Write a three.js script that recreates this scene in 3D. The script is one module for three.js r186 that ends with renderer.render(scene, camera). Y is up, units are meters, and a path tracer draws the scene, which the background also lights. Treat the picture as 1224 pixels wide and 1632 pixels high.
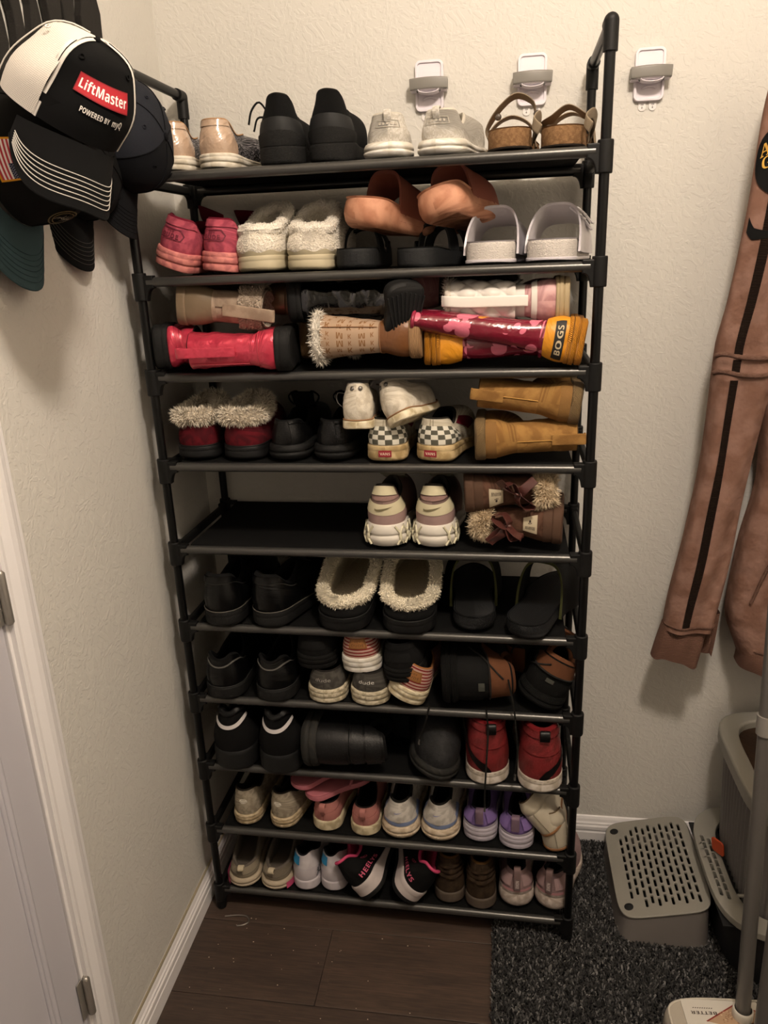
import * as THREE from 'three';
import { mergeGeometries } from 'three/addons/utils/BufferGeometryUtils.js';
import { RoundedBoxGeometry } from 'three/addons/geometries/RoundedBoxGeometry.js';
import { RectAreaLightUniformsLib } from 'three/addons/lights/RectAreaLightUniformsLib.js';

// ---------------------------------------------------------------- camera, light, exposure
const scene = new THREE.Scene();
scene.background = new THREE.Color(0x000000);
const camera = new THREE.PerspectiveCamera(67.7, 1224 / 1632, 0.03, 20);
camera.position.set(0.6793, 1.44, 1.652);
camera.rotation.order = 'YXZ';
camera.rotation.set(-0.32034, 0.15534, -0.03906);
const LAMP = { x: 0.95, y: 2.45, z: 1.3, power: 7.05, color: [1, 0.86, 0.73], glow: 3.0 };
const renderer = new THREE.WebGLRenderer({ antialias: true });
renderer.toneMapping = THREE.LinearToneMapping;
renderer.toneMappingExposure = 1.0;
renderer.shadowMap.enabled = true;
renderer.shadowMap.type = THREE.PCFSoftShadowMap;
RectAreaLightUniformsLib.init();

// ---------------------------------------------------------------- helpers
function rng(seed) { let a = seed >>> 0; return () => { a = (a + 0x6D2B79F5) | 0; let t = Math.imul(a ^ (a >>> 15), 1 | a); t = (t + Math.imul(t ^ (t >>> 7), 61 | t)) ^ t; return ((t ^ (t >>> 14)) >>> 0) / 4294967296; }; }
const PI = Math.PI, V = (x = 0, y = 0, z = 0) => new THREE.Vector3(x, y, z);
const lerp = (a, b, t) => a + (b - a) * t, clamp = (x, a = 0, b = 1) => Math.min(b, Math.max(a, x));
const sstep = (a, b, x) => { const t = clamp((x - a) / (b - a)); return t * t * (3 - 2 * t); };
function spline(k) { // monotone-ish smooth interpolation through [t, value] knots
  const n = k.length, d = [], m = [];
  for (let i = 0; i < n - 1; i++) d.push((k[i + 1][1] - k[i][1]) / (k[i + 1][0] - k[i][0]));
  for (let i = 0; i < n; i++) m.push(i === 0 ? d[0] : i === n - 1 ? d[n - 2] : d[i - 1] * d[i] <= 0 ? 0 : 2 * d[i - 1] * d[i] / (d[i - 1] + d[i]));
  return (t) => { if (t <= k[0][0]) return k[0][1]; if (t >= k[n - 1][0]) return k[n - 1][1]; let i = 0; while (t > k[i + 1][0]) i++;
    const h = k[i + 1][0] - k[i][0], s = (t - k[i][0]) / h, s2 = s * s, s3 = s2 * s;
    return (2 * s3 - 3 * s2 + 1) * k[i][1] + (s3 - 2 * s2 + s) * h * m[i] + (-2 * s3 + 3 * s2) * k[i + 1][1] + (s3 - s2) * h * m[i + 1]; };
}
function hash2(x, y, s) { let h = Math.imul(x, 374761393) + Math.imul(y, 668265263) + Math.imul(s, 974711); h = Math.imul(h ^ (h >>> 13), 1274126177); return ((h ^ (h >>> 16)) >>> 0) / 4294967296; }
function vnoise(x, y, per, s) { const xi = Math.floor(x), yi = Math.floor(y), xf = x - xi, yf = y - yi, u = xf * xf * (3 - 2 * xf), v = yf * yf * (3 - 2 * yf), w = (a) => ((a % per) + per) % per;
  const a = hash2(w(xi), w(yi), s), b = hash2(w(xi + 1), w(yi), s), c = hash2(w(xi), w(yi + 1), s), d = hash2(w(xi + 1), w(yi + 1), s);
  return lerp(lerp(a, b, u), lerp(c, d, u), v); }
function fbm(u, v, f, oct, s) { let a = 0, w = 0.5, t = 0; for (let i = 0; i < oct; i++) { a += w * vnoise(u * f, v * f, f, s + i); t += w; w *= 0.5; f *= 2; } return a / t; }
function n3(x, y, z) { return Math.sin(x * 1.7 + 1.3 * Math.sin(y * 1.1 + z * 0.7)) * 0.5 + Math.sin(y * 2.3 + 1.1 * Math.sin(z * 1.9 + x)) * 0.3 + Math.sin(z * 2.9 + 1.7 * Math.sin(x * 1.3 - y)) * 0.2; }
function dataTex(n, size, fn, color = false) { // fn(u, v) -> value or [r, g, b]; size = metres per tile
  const a = new Uint8Array(n * n * 4);
  for (let j = 0; j < n; j++) for (let i = 0; i < n; i++) { const r = fn(i / n, j / n), k = (j * n + i) * 4; for (let c = 0; c < 3; c++) a[k + c] = clamp(Array.isArray(r) ? r[c] : r) * 255; a[k + 3] = 255; }
  const t = new THREE.DataTexture(a, n, n); t.wrapS = t.wrapT = THREE.RepeatWrapping; t.magFilter = THREE.LinearFilter; t.minFilter = THREE.LinearMipmapLinearFilter; t.generateMipmaps = true;
  if (color) t.colorSpace = THREE.SRGBColorSpace; t.repeat.set(1 / size, 1 / size); t.needsUpdate = true; return t;
}
function canvasTex(w, h, draw) { const c = document.createElement('canvas'); c.width = w; c.height = h; const g = c.getContext('2d'); g.clearRect(0, 0, w, h); draw(g, w, h);
  const t = new THREE.CanvasTexture(c); t.colorSpace = THREE.SRGBColorSpace; t.magFilter = THREE.LinearFilter; return t; }
// bump maps (tile size in metres)
const B = {
  wall: dataTex(1024, 0.27, (u, v) => { const w = fbm(u, v, 8, 2, 5) * 0.09, a = fbm(u + w, v - w, 44, 2, 3), b = fbm(u, v, 90, 2, 9); return sstep(0.44, 0.62, a) * 0.75 + b * 0.3; }),
  leather: dataTex(256, 0.03, (u, v) => { const a = fbm(u, v, 16, 2, 21), b = fbm(u, v, 32, 2, 22); return 1 - Math.abs(a - 0.5) * 2.6 * 0.6 - b * 0.35; }),
  grain: dataTex(256, 0.02, (u, v) => fbm(u, v, 32, 3, 31)),
  knit: dataTex(256, 0.012, (u, v) => { const x = u * 8, y = v * 8, o = Math.floor(y) % 2 ? 0.5 : 0; const fx = Math.abs(((x + o) % 1) - 0.5), fy = Math.abs((y % 1) - 0.5); return clamp(1.15 - 2.3 * Math.hypot(fx, fy * 0.8)); }),
  weave: dataTex(256, 0.01, (u, v) => { const x = Math.sin(u * PI * 20), y = Math.sin(v * PI * 20); return 0.5 + 0.25 * (((Math.floor(u * 20) + Math.floor(v * 20)) % 2) ? x * x : y * y) + 0.2 * fbm(u, v, 32, 2, 7); }),
  ridge: dataTex(128, 0.016, (u, v) => 0.5 + 0.5 * Math.sin(v * PI * 2 * 6)),
  diag: dataTex(128, 0.012, (u, v) => 0.5 + 0.5 * Math.sin((u + v) * PI * 2 * 4)),
  fleece: dataTex(256, 0.03, (u, v) => { const a = fbm(u, v, 12, 3, 41); return clamp((a - 0.3) * 2); }),
  soft: dataTex(256, 0.12, (u, v) => fbm(u, v, 6, 4, 51)),
};
const W8 = {};
function mottle(hex, hex2, size, f, key = hex + hex2 + size + f) { // two-tone irregular wear
  if (!W8[key]) { const a = new THREE.Color(hex).convertLinearToSRGB(), b = new THREE.Color(hex2).convertLinearToSRGB(); W8[key] = dataTex(256, size, (u, v) => { const t = sstep(0.3, 0.7, fbm(u, v, f, 4, 61 + f)); return [lerp(a.r, b.r, t), lerp(a.g, b.g, t), lerp(a.b, b.b, t)]; }, true); }
  return W8[key];
}
function M(hex, rough = 0.8, o = {}) {
  const lum = new THREE.Color(hex), dark = Math.max(lum.r, lum.g, lum.b) < 0.03, phys = dark || rough >= 0.8 || o.clearcoat || o.sheen || o.iridescence || o.transmission;
  const col = new THREE.Color(hex), dim = Math.max(col.r, col.g, col.b) < 0.03; if (dim) col.multiplyScalar(0.45);
  const p = { color: col, roughness: rough, metalness: o.metal ?? 0 };
  if (o.bump) { p.bumpMap = B[o.bump]; p.bumpScale = o.bs ?? 0.0005; }
  if (o.map) { p.map = o.map; p.color = new THREE.Color(0xffffff); }
  if (o.clearcoat) { p.clearcoat = o.clearcoat; p.clearcoatRoughness = o.ccr ?? 0.1; }
  if (rough >= 0.8) p.specularIntensity = 0.35; else if (dark) p.specularIntensity = 0.6;
  if (o.sheen) { p.sheen = o.sheen; p.sheenRoughness = 0.6; p.sheenColor = new THREE.Color(o.sheenColor ?? hex); }
  if (o.transmission) { p.transmission = o.transmission; p.thickness = 0; }
  if (o.vc) p.vertexColors = true;
  if (o.alpha) p.transparent = true;
  p.side = THREE.DoubleSide;
  return phys ? new THREE.MeshPhysicalMaterial(p) : new THREE.MeshStandardMaterial(p);
}
const used = {};
function numbered(n) { if (!(n in used)) { used[n] = 0; return n; } used[n]++; return n + '_' + String(used[n]).padStart(3, '0'); }
function thing(name, label, category, group) { const o = new THREE.Group(); o.name = numbered(name); o.userData = { label, category }; if (group) o.userData.group = group; scene.add(o); return o; }
function part(name, geo, mat, parent, label) {
  const g = Array.isArray(geo) ? join(geo) : geo; const m = new THREE.Mesh(g, mat); m.name = name; m.castShadow = m.receiveShadow = true; if (label) m.userData.label = label; (parent || scene).add(m); return m;
}
function struct(name, geo, mat, parent) { const m = part(name, geo, mat, parent); if (!parent) m.userData.kind = 'structure'; return m; }
function stuff(m) { m.userData.kind = 'stuff'; return m; }
function join(list) {
  const gs = list.map((g) => { let q = g.index ? g.toNonIndexed() : g.clone(); for (const k of Object.keys(q.attributes)) if (!['position', 'normal', 'uv'].includes(k)) q.deleteAttribute(k);
    if (!q.attributes.uv) q.setAttribute('uv', new THREE.BufferAttribute(new Float32Array(q.attributes.position.count * 2), 2)); if (!q.attributes.normal) q.computeVertexNormals(); return q; });
  return gs.length === 1 ? gs[0] : mergeGeometries(gs);
}
function xf(g, x = 0, y = 0, z = 0, rx = 0, ry = 0, rz = 0) { const m = new THREE.Matrix4().makeRotationFromEuler(new THREE.Euler(rx, ry, rz, 'YXZ')); m.setPosition(x, y, z); g.applyMatrix4(m); return g; }
function rbox(w, h, d, r = 0.003, x = 0, y = 0, z = 0, seg = 2) { const g = new RoundedBoxGeometry(w, h, d, seg, Math.min(r, w / 2.01, h / 2.01, d / 2.01)); boxUV(g); g.translate(x, y, z); return g; }
function boxUV(g) { // uv in metres by dominant normal
  const p = g.attributes.position, n = g.attributes.normal, uv = new Float32Array(p.count * 2);
  for (let i = 0; i < p.count; i++) { const ax = Math.abs(n.getX(i)), ay = Math.abs(n.getY(i)), az = Math.abs(n.getZ(i)); if (az >= ax && az >= ay) { uv[2 * i] = p.getX(i); uv[2 * i + 1] = p.getY(i); } else if (ay >= ax) { uv[2 * i] = p.getX(i); uv[2 * i + 1] = p.getZ(i); } else { uv[2 * i] = p.getZ(i); uv[2 * i + 1] = p.getY(i); } }
  g.setAttribute('uv', new THREE.BufferAttribute(uv, 2)); return g;
}
// grid surface: fn(u, v) -> Vector3; metric or unit uv; closed in u smooths the seam
function grid(nu, nv, fn, { closed = false, unit = false } = {}) {
  const P = [], pos = new Float32Array((nu + 1) * (nv + 1) * 3), uv = new Float32Array((nu + 1) * (nv + 1) * 2), idx = [];
  for (let j = 0; j <= nv; j++) for (let i = 0; i <= nu; i++) { const p = closed && i === nu ? P[j * (nu + 1)] : fn(i / nu, j / nv); P.push(p); const k = j * (nu + 1) + i; pos[3 * k] = p.x; pos[3 * k + 1] = p.y; pos[3 * k + 2] = p.z; }
  for (let j = 0; j <= nv; j++) { let s = 0; for (let i = 0; i <= nu; i++) { const k = j * (nu + 1) + i; if (i) s += P[k].distanceTo(P[k - 1]); uv[2 * k] = unit ? i / nu : s; } }
  for (let i = 0; i <= nu; i++) { let s = 0; for (let j = 0; j <= nv; j++) { const k = j * (nu + 1) + i; if (j) s += P[k].distanceTo(P[k - nu - 1]); uv[2 * k + 1] = unit ? j / nv : s; } }
  for (let j = 0; j < nv; j++) for (let i = 0; i < nu; i++) { const a = j * (nu + 1) + i, b = a + 1, c = a + nu + 1, d = c + 1; idx.push(a, b, d, a, d, c); }
  const g = new THREE.BufferGeometry(); g.setAttribute('position', new THREE.BufferAttribute(pos, 3)); g.setAttribute('uv', new THREE.BufferAttribute(uv, 2)); g.setIndex(idx); g.computeVertexNormals();
  if (closed) { const n = g.attributes.normal; for (let j = 0; j <= nv; j++) { const a = j * (nu + 1), b = a + nu; const v = V(n.getX(a) + n.getX(b), n.getY(a) + n.getY(b), n.getZ(a) + n.getZ(b)).normalize(); n.setXYZ(a, v.x, v.y, v.z); n.setXYZ(b, v.x, v.y, v.z); } }
  return g;
}
function fan(pts, dome = V()) { // cap of a closed ring of points whose index i mirrors n - i
  const n = pts.length, h = Math.floor(n / 2); return grid(6, h, (u, v) => { const i = Math.round(v * h), a = pts[i], b = pts[(n - i) % n]; const p = a.clone().lerp(b, u); return p.addScaledVector(dome, Math.sin(u * PI) * Math.sin(v * PI)); });
}
function disc(pts) { const c = pts.reduce((s, p) => s.add(p), V()).multiplyScalar(1 / pts.length); return grid(pts.length, 1, (u, v) => pts[Math.round(u * pts.length) % pts.length].clone().lerp(c, v * 0.999)); }
function curveOf(pts, closed = false) { return new THREE.CatmullRomCurve3(pts.map((p) => (p.isVector3 ? p : V(...p))), closed, 'centripetal'); }
function tube(pts, r, n = 16, rs = 8, closed = false) { return new THREE.TubeGeometry(curveOf(pts, closed), n, r, rs, closed); }
// flat strap along a path; wdir: Vector3 or fn(t) giving the width direction
function ribbon(pts, wdir, w, t, n = 24, round = 0.45) {
  const c = pts.getPointAt ? pts : curveOf(pts), ring = 16, fw = typeof w === 'function' ? w : () => w; const P = [];
  for (let i = 0; i <= n; i++) { const s = i / n, p = c.getPointAt(s), T = c.getTangentAt(s); let b = (typeof wdir === 'function' ? wdir(s) : wdir).clone(); b.addScaledVector(T, -b.dot(T)).normalize(); const nn = V().crossVectors(T, b); const row = [];
    for (let k = 0; k < ring; k++) { const a = k / ring * 2 * PI, ca = Math.cos(a), sa = Math.sin(a); row.push(p.clone().addScaledVector(b, fw(s) / 2 * Math.sign(ca) * Math.abs(ca) ** round).addScaledVector(nn, t / 2 * Math.sign(sa) * Math.abs(sa) ** 0.7)); } P.push(row); }
  const g = grid(ring, n, (u, v) => P[Math.round(v * n)][Math.round(u * ring) % ring].clone(), { closed: true });
  return join([g, disc(P[0]), disc(P[n])]);
}
function lathe(profile, seg = 24) { return new THREE.LatheGeometry(profile.map((p) => new THREE.Vector2(p[0], p[1])), seg); }
function plate(shape, depth, bevel = 0.001) { const g = new THREE.ExtrudeGeometry(shape, { depth: Math.max(depth - 2 * bevel, 1e-4), bevelEnabled: bevel > 0, bevelSize: bevel, bevelThickness: bevel, bevelSegments: 2, curveSegments: 10 }); g.translate(0, 0, bevel); return g; }
function roundRect(w, h, r, S = THREE.Shape, x = 0, y = 0) { const s = new S(), a = x - w / 2, b = y - h / 2; s.moveTo(a + r, b); s.lineTo(a + w - r, b); s.absarc(a + w - r, b + r, r, -PI / 2, 0); s.lineTo(a + w, b + h - r); s.absarc(a + w - r, b + h - r, r, 0, PI / 2); s.lineTo(a + r, b + h); s.absarc(a + r, b + h - r, r, PI / 2, PI); s.lineTo(a, b + r); s.absarc(a + r, b + r, r, PI, 1.5 * PI); return s; }
// short bent hairs rooted on samples of a surface: sample(r1, r2) -> {p, n}
function hairs(count, sample, len, wid, seed, droop = 0.4) {
  const R = rng(seed), pos = new Float32Array(count * 9), q = V(), s = V();
  for (let i = 0; i < count; i++) { const { p, n } = sample(R(), R()); const d = V(n.x + (R() - 0.5) * 1.1, n.y + (R() - 0.5) * 1.1 - droop * R(), n.z + (R() - 0.5) * 1.1).normalize(); s.set(R() - 0.5, R() - 0.5, R() - 0.5).cross(d).normalize(); const l = len * (0.5 + R()), w = wid * (0.6 + 0.8 * R());
    q.copy(p).addScaledVector(n, -0.0006); pos.set([q.x + s.x * w, q.y + s.y * w, q.z + s.z * w, q.x - s.x * w, q.y - s.y * w, q.z - s.z * w, q.x + d.x * l, q.y + d.y * l, q.z + d.z * l], i * 9); }
  const g = new THREE.BufferGeometry(); g.setAttribute('position', new THREE.BufferAttribute(pos, 3)); g.computeVertexNormals(); return g;
}
function sampler(fn, e = 1e-3, flip = 1) { return (a, b) => { const p = fn(a, b), pu = fn(a + e, b).sub(p), pv = fn(a, b + (b > 0.5 ? -e : e)).sub(p).multiplyScalar(b > 0.5 ? -1 : 1); return { p, n: pu.cross(pv).normalize().multiplyScalar(flip) }; }; }

// ---------------------------------------------------------------- the room
const wallMat = M(0xcecbc4, 0.62, { bump: 'wall', bs: 0.00042 });
const whitePaint = M(0xe9e6e6, 0.42), doorPaint = M(0xbdbbc2, 0.5);
const RW = 1.72, RF = 4.4, CH = 2.6; // right wall, front wall, ceiling height
struct('wall_back', rbox(RW + 0.2, CH, 0.1, 0.001, RW / 2, CH / 2, -0.05), wallMat);
{ // left wall with the doorway opening cut out of it
  const s = new THREE.Shape(); s.moveTo(0, 0); s.lineTo(-0.755, 0); s.lineTo(-0.755, 2.03); s.lineTo(-1.59, 2.03); s.lineTo(-1.59, 0); s.lineTo(-RF, 0); s.lineTo(-RF, CH); s.lineTo(0, CH);
  const g = new THREE.ExtrudeGeometry(s, { depth: 0.1, bevelEnabled: false }); g.rotateY(PI / 2); g.translate(-0.1, 0, 0); struct('wall_left', g, wallMat);
}
struct('wall_right', rbox(0.1, CH, RF, 0.001, RW + 0.05, CH / 2, RF / 2), wallMat);
struct('wall_front', rbox(RW + 0.2, CH, 0.1, 0.001, RW / 2, CH / 2, RF + 0.05), wallMat);
struct('ceiling', rbox(RW + 0.2, 0.1, RF + 0.2, 0.001, RW / 2, CH + 0.05, RF / 2), M(0xe6dfd0, 0.9));
// floor: dark laminate planks, each board a piece of the floor
const floor = struct('floor', rbox(RW + 0.2, 0.1, RF + 0.2, 0.001, RW / 2, -0.056, RF / 2), M(0x1d1410, 0.9));
const plankMats = [0, 1, 2].map((k) => { const t = dataTex(512, 1, (u, v) => { const w = 0.02 * fbm(u, v, 4, 3, 70 + k), g = fbm(u * 0.5 + w, v + w * 0.6, 64, 3, 71 + k) * 0.5 + vnoise(u * 6, v * 230 + 40 * w, 230, 75 + k) * 0.35 + fbm(u, v, 8, 3, 79 + k) * 0.4; const s = 0.55 + 0.75 * g; return [0.222 * s * (0.92 + 0.09 * k), 0.176 * s * (0.92 + 0.09 * k), 0.15 * s * (0.92 + 0.08 * k)]; }, true); t.repeat.set(1 / 0.9, 1 / 0.2);
  const m = M(0xffffff, 0.42, { map: t }); m.roughness = 0.5; return m; });
{
  const R = rng(5); let k = 0;
  for (let r = -2; r < 15; r++) { const z0 = 0.345 + 0.187 * (r - 2), z1 = z0 + 0.187, a = Math.max(z0, -0.0), b = Math.min(z1, RF); if (b <= a + 0.01) continue;
    let x = -[0.55, 0.2, 0.9, 0.35][(r + 4) % 4]; while (x < RW) { const xa = Math.max(0, x), xb = Math.min(RW, x + 1.22); if (xb > xa + 0.02) { const g = rbox(xb - xa - 0.0007, 0.006, b - a - 0.0012, 0.0012, (xa + xb) / 2, -0.003, (a + b) / 2, 1); const off = R(); const uv = g.attributes.uv; for (let i = 0; i < uv.count; i++) uv.setXY(i, uv.getX(i) + off, uv.getY(i) + off * 0.7); struct('plank', g, plankMats[k++ % 3], floor); } x += 1.22; } }
}
// baseboards with a moulded top, door casing, door
function moulding(profile, len, close = true) { // profile in (x = out from wall, y = up), swept along z
  const s = new THREE.Shape(profile.map((p) => new THREE.Vector2(p[0], p[1]))); const g = new THREE.ExtrudeGeometry(s, { depth: len, bevelEnabled: false }); return g; }
const bbProfile = [[0, 0], [0.013, 0], [0.013, 0.034], [0.0115, 0.037], [0.0115, 0.04], [0.013, 0.043], [0.013, 0.052], [0.0105, 0.056], [0.0105, 0.06], [0.008, 0.064], [0.0065, 0.071], [0.004, 0.077], [0, 0.078]];
struct('baseboard_left', moulding(bbProfile, 0.704), whitePaint);
{ const g = moulding(bbProfile, RW - 0.014); g.rotateY(PI / 2); g.scale(1, 1, -1); g.translate(0.014, 0, 0); const q = g.index ? g : g; q.computeVertexNormals(); struct('baseboard_back', q, whitePaint); }
{ const g = moulding(bbProfile, RF); g.scale(-1, 1, 1); g.translate(RW, 0, 0); g.computeVertexNormals(); struct('baseboard_right', g, whitePaint); }
// paint caulk with yellowed dirt along the top of the left baseboard
struct('trim_2', tube([[0.004, 0.0785, 0.02], [0.004, 0.079, 0.35], [0.004, 0.0785, 0.7]], 0.003, 30, 6), M(0xb5a98f, 0.9, { bump: 'grain', bs: 0.001 }));
const casProfile = [[0, 0], [0, 0.062], [0.006, 0.0615], [0.009, 0.057], [0.0095, 0.05], [0.012, 0.045], [0.014, 0.036], [0.0135, 0.026], [0.011, 0.018], [0.009, 0.012], [0.0095, 0.006], [0.008, 0]]; // depth, distance from the opening
function casing(h) { const s = new THREE.Shape(casProfile.map((p) => new THREE.Vector2(p[0], -p[1]))); const g = new THREE.ExtrudeGeometry(s, { depth: h, bevelEnabled: false }); g.rotateX(-PI / 2); return g; } // x depth, y up, z = across
{ const a = casing(2.03); a.scale(1, 1, -1); a.translate(0, 0, 0.77); a.computeVertexNormals(); const b = casing(2.03); b.translate(0, 0, 1.575); const t = rbox(0.013, 0.062, 0.95, 0.004, 0.0065, 2.06, 1.17); struct('trim_1', join([a, b, t]), whitePaint); }
struct('door_jamb', join([rbox(0.1, 2.03, 0.022, 0.002, -0.05, 1.015, 0.764), rbox(0.1, 2.03, 0.022, 0.002, -0.05, 1.015, 1.581), rbox(0.1, 0.02, 0.83, 0.002, -0.05, 2.02, 1.17)]), whitePaint);
{
  const door = new THREE.Group(); door.name = 'door_1'; door.userData = { kind: 'structure' }; scene.add(door);
  part('door_slab', rbox(0.036, 2.0, 0.79, 0.002, -0.021, 1.006, 1.173), doorPaint, door);
  const pan = (y0, y1, z0, z1) => { const path = [[y0, z0], [y1, z0], [y1, z1], [y0, z1]]; const gs = []; for (let i = 0; i < 4; i++) { const [ya, za] = path[i], [yb, zb] = path[(i + 1) % 4]; for (const [o, r, hgt] of [[0, 0.006, 0.004], [0.009, 0.004, 0.003]]) { const cy = (y0 + y1) / 2, cz = (z0 + z1) / 2, f = (c, m) => c + Math.sign(m - c) * o; gs.push(tube([[-0.003 + hgt * 0.3, f(ya, cy), f(za, cz)], [-0.003 + hgt * 0.3, f(yb, cy), f(zb, cz)]], r, 1, 8)); } } return join(gs); };
  part('panel_moulding', pan(0.2, 0.86, 0.848, 1.12), doorPaint, door); part('panel_moulding', pan(0.2, 0.86, 1.226, 1.5), doorPaint, door);
  part('panel_moulding', pan(1.0, 1.86, 0.848, 1.12), doorPaint, door); part('panel_moulding', pan(1.0, 1.86, 1.226, 1.5), doorPaint, door);
  const steel = M(0xa9a49c, 0.38, { metal: 0.7 });
  for (const y of [0.28, 1.014, 1.76]) { const h = part('hinge', join([lathe([[0, -0.041], [0.003, -0.041], [0.0062, -0.037], [0.0062, -0.0135], [0.0056, -0.013], [0.0062, -0.0125], [0.0062, 0.0125], [0.0056, 0.013], [0.0062, 0.0135], [0.0062, 0.037], [0.003, 0.041], [0, 0.041]], 14).translate(0.007, y, 0.7745), rbox(0.002, 0.078, 0.016, 0.0008, 0.001, y, 0.7665), rbox(0.002, 0.078, 0.014, 0.0008, 0.0, y, 0.784)]), steel, door); part('screw', [0.025, -0.025].map((d) => rbox(0.0016, 0.006, 0.006, 0.0008, 0.0018, y + d, 0.766)), steel, h); }
}
// ceiling lamp: a frosted dome with its light inside
{
  const t = thing('ceiling_lamp', 'round frosted glass dome lamp on the ceiling above the camera', 'lamp'); t.position.set(LAMP.x, CH, LAMP.z);
  part('base', lathe([[0, -0.0002], [0.13, -0.0002], [0.135, -0.008], [0.13, -0.02], [0, -0.02]], 32), M(0xdddad2, 0.4), t);
  const gm = new THREE.MeshStandardMaterial({ color: 0xfff3dd, emissive: new THREE.Color().setRGB(...LAMP.color), emissiveIntensity: LAMP.glow, side: THREE.DoubleSide });
  const d = []; for (let i = 0; i <= 14; i++) { const a = i / 14 * PI / 2; d.push([0.125 * Math.cos(a), -0.021 - 0.075 * Math.sin(a)]); } d[14][0] = 0; part('lamp_shade', lathe(d, 32), gm, t);
  const L = new THREE.PointLight(new THREE.Color().setRGB(...LAMP.color), LAMP.power, 0, 2); L.position.set(0, LAMP.y - CH + 0.02, 0); L.castShadow = true; L.shadow.radius = 4.5; L.shadow.mapSize.set(2048, 2048); L.shadow.bias = -0.001; t.add(L); L.name = 'bulb_light';
}

// ---------------------------------------------------------------- the rack
const RX = 0.0484, RZ = 0.0201, RY = -0.01589, RWD = 0.7951, RD = 0.2861, H1 = 0.0552, ST = 0.17, HT = 1.7606;
const railY = (k) => H1 + (k - 1) * ST, shelf = (k) => railY(k) + 0.0098;
function rackPoint(x, y, z) { const c = Math.cos(RY), s = Math.sin(RY); return V(RX + c * x + s * z, y, RZ - s * x + c * z); }
{
  const rack = thing('shoe_rack', 'tall black ten-tier metal shoe rack standing in the corner full of shoes', 'shoe rack'); rack.position.set(RX, 0, RZ); rack.rotation.y = RY;
  const pole = M(0x0a0a0a, 0.36), plastic = M(0x0c0c0c, 0.55), rail = M(0x4c4b49, 0.34, { metal: 0.6 }), cloth = M(0x0b0b0b, 0.92, { bump: 'weave', bs: 0.0004 });
  for (const px of [0, RWD]) for (const pz of [0, RD]) { const fy = px ? 0.0068 : 0; part('post', new THREE.CylinderGeometry(0.0082, 0.0082, HT - 0.012, 16).translate(px, (HT - 0.012) / 2 + 0.008, pz), pole, rack); part('foot', lathe([[0, 0], [0.0105, 0], [0.0118, 0.004], [0.0118, 0.03], [0.0105, 0.034], [0, 0.034]], 16).translate(px, fy, pz), plastic, rack); }
  for (const px of [0, RWD]) { const h = part('handle', join([new THREE.CylinderGeometry(0.0082, 0.0082, RD, 16).rotateX(PI / 2).translate(px, HT, RD / 2)]), pole, rack);
    for (const pz of [0, RD]) part('corner_joint', join([new THREE.SphereGeometry(0.0112, 16, 12).translate(px, HT, pz), new THREE.CylinderGeometry(0.0112, 0.0112, 0.04, 16).translate(px, HT - 0.02, pz), new THREE.CylinderGeometry(0.0112, 0.0112, 0.026, 16).rotateX(PI / 2).translate(px, HT, pz + (pz ? -0.013 : 0.013))]), plastic, h); }
  const gus = new THREE.Shape(); gus.moveTo(0, 0.0095); gus.lineTo(0.026, 0.0095); gus.lineTo(0.026, -0.0085); gus.quadraticCurveTo(0.0145, -0.01, 0.0118, -0.03); gus.lineTo(0, -0.03); const gusG = plate(gus, 0.015, 0.002); gusG.translate(0, 0, -0.0075);
  for (let k = 1; k <= 10; k++) { const y = railY(k);
    for (const pz of [0, RD]) part('rail', new THREE.CylinderGeometry(0.0085, 0.0085, RWD - 0.03, 14).rotateZ(PI / 2).translate(RWD / 2, y, pz), rail, rack);
    for (const px of [0, RWD]) part('side_bar', rbox(0.012, 0.017, RD - 0.02, 0.004, px, y - 0.001, RD / 2), plastic, rack);
    for (const px of [0, RWD]) for (const pz of [0, RD]) { const sx = px ? -1 : 1, sz = pz ? -1 : 1; const a = gusG.clone(); if (sx < 0) a.rotateY(PI); a.translate(px, y, pz); const b = gusG.clone().rotateY(sz > 0 ? -PI / 2 : PI / 2).translate(px, y, pz); part('connector', join([lathe([[0.0082, -0.032], [0.0118, -0.032], [0.0125, -0.03], [0.0125, 0.014], [0.0118, 0.016], [0.0082, 0.016]], 18).translate(px, y, pz), a, b]), plastic, rack); }
    const n = 24; // cloth sling, wrapped over both rails
    const R = rng(100 + k), ph = R() * 6, prof = (s) => { const w = 0.0096; if (s < 0.12) { const a = PI * 1.25 - s / 0.12 * PI * 0.75; return [RD - w * Math.cos(a), w * Math.sin(a)]; } if (s > 0.88) { const a = PI / 2 - (s - 0.88) / 0.12 * PI * 0.75; return [-0 - w * Math.cos(a) * -1 * -1, w * Math.sin(a)]; } const q = (s - 0.12) / 0.76; return [RD * (1 - q), w - 0.0016 * Math.sin(q * PI)]; };
    const g = grid(40, 42, (u, v) => { const a = v; let pz, py; const w = 0.0094; if (a < 0.2) { const t = lerp(-2.9, -3.6, a / 0.2) - 0.0; pz = RD + w * Math.cos(t); py = w * Math.sin(t); } else if (a > 0.8) { const t = lerp(PI / 2, PI + 2.4, (a - 0.8) / 0.2); pz = w * Math.cos(t); py = w * Math.sin(t); } else { const q = (a - 0.2) / 0.6; pz = (RD - 0.0078) * (1 - q); py = w * lerp(0.62, 1, Math.min(1, q * 14)) - 0.004 * Math.sin(q * PI) ** 0.5; } const wr = (k <= 4 && a < 0.15) ? 0.0006 * Math.max(0, n3(u * 60 + k * 3, a * 40, k)) : 0; return V(0.028 + u * (RWD - 0.056), y + py + wr, pz + wr); });
    const sh = part('shelf_cloth', g, k === 10 ? cloth : cloth, rack); }
}
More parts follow.
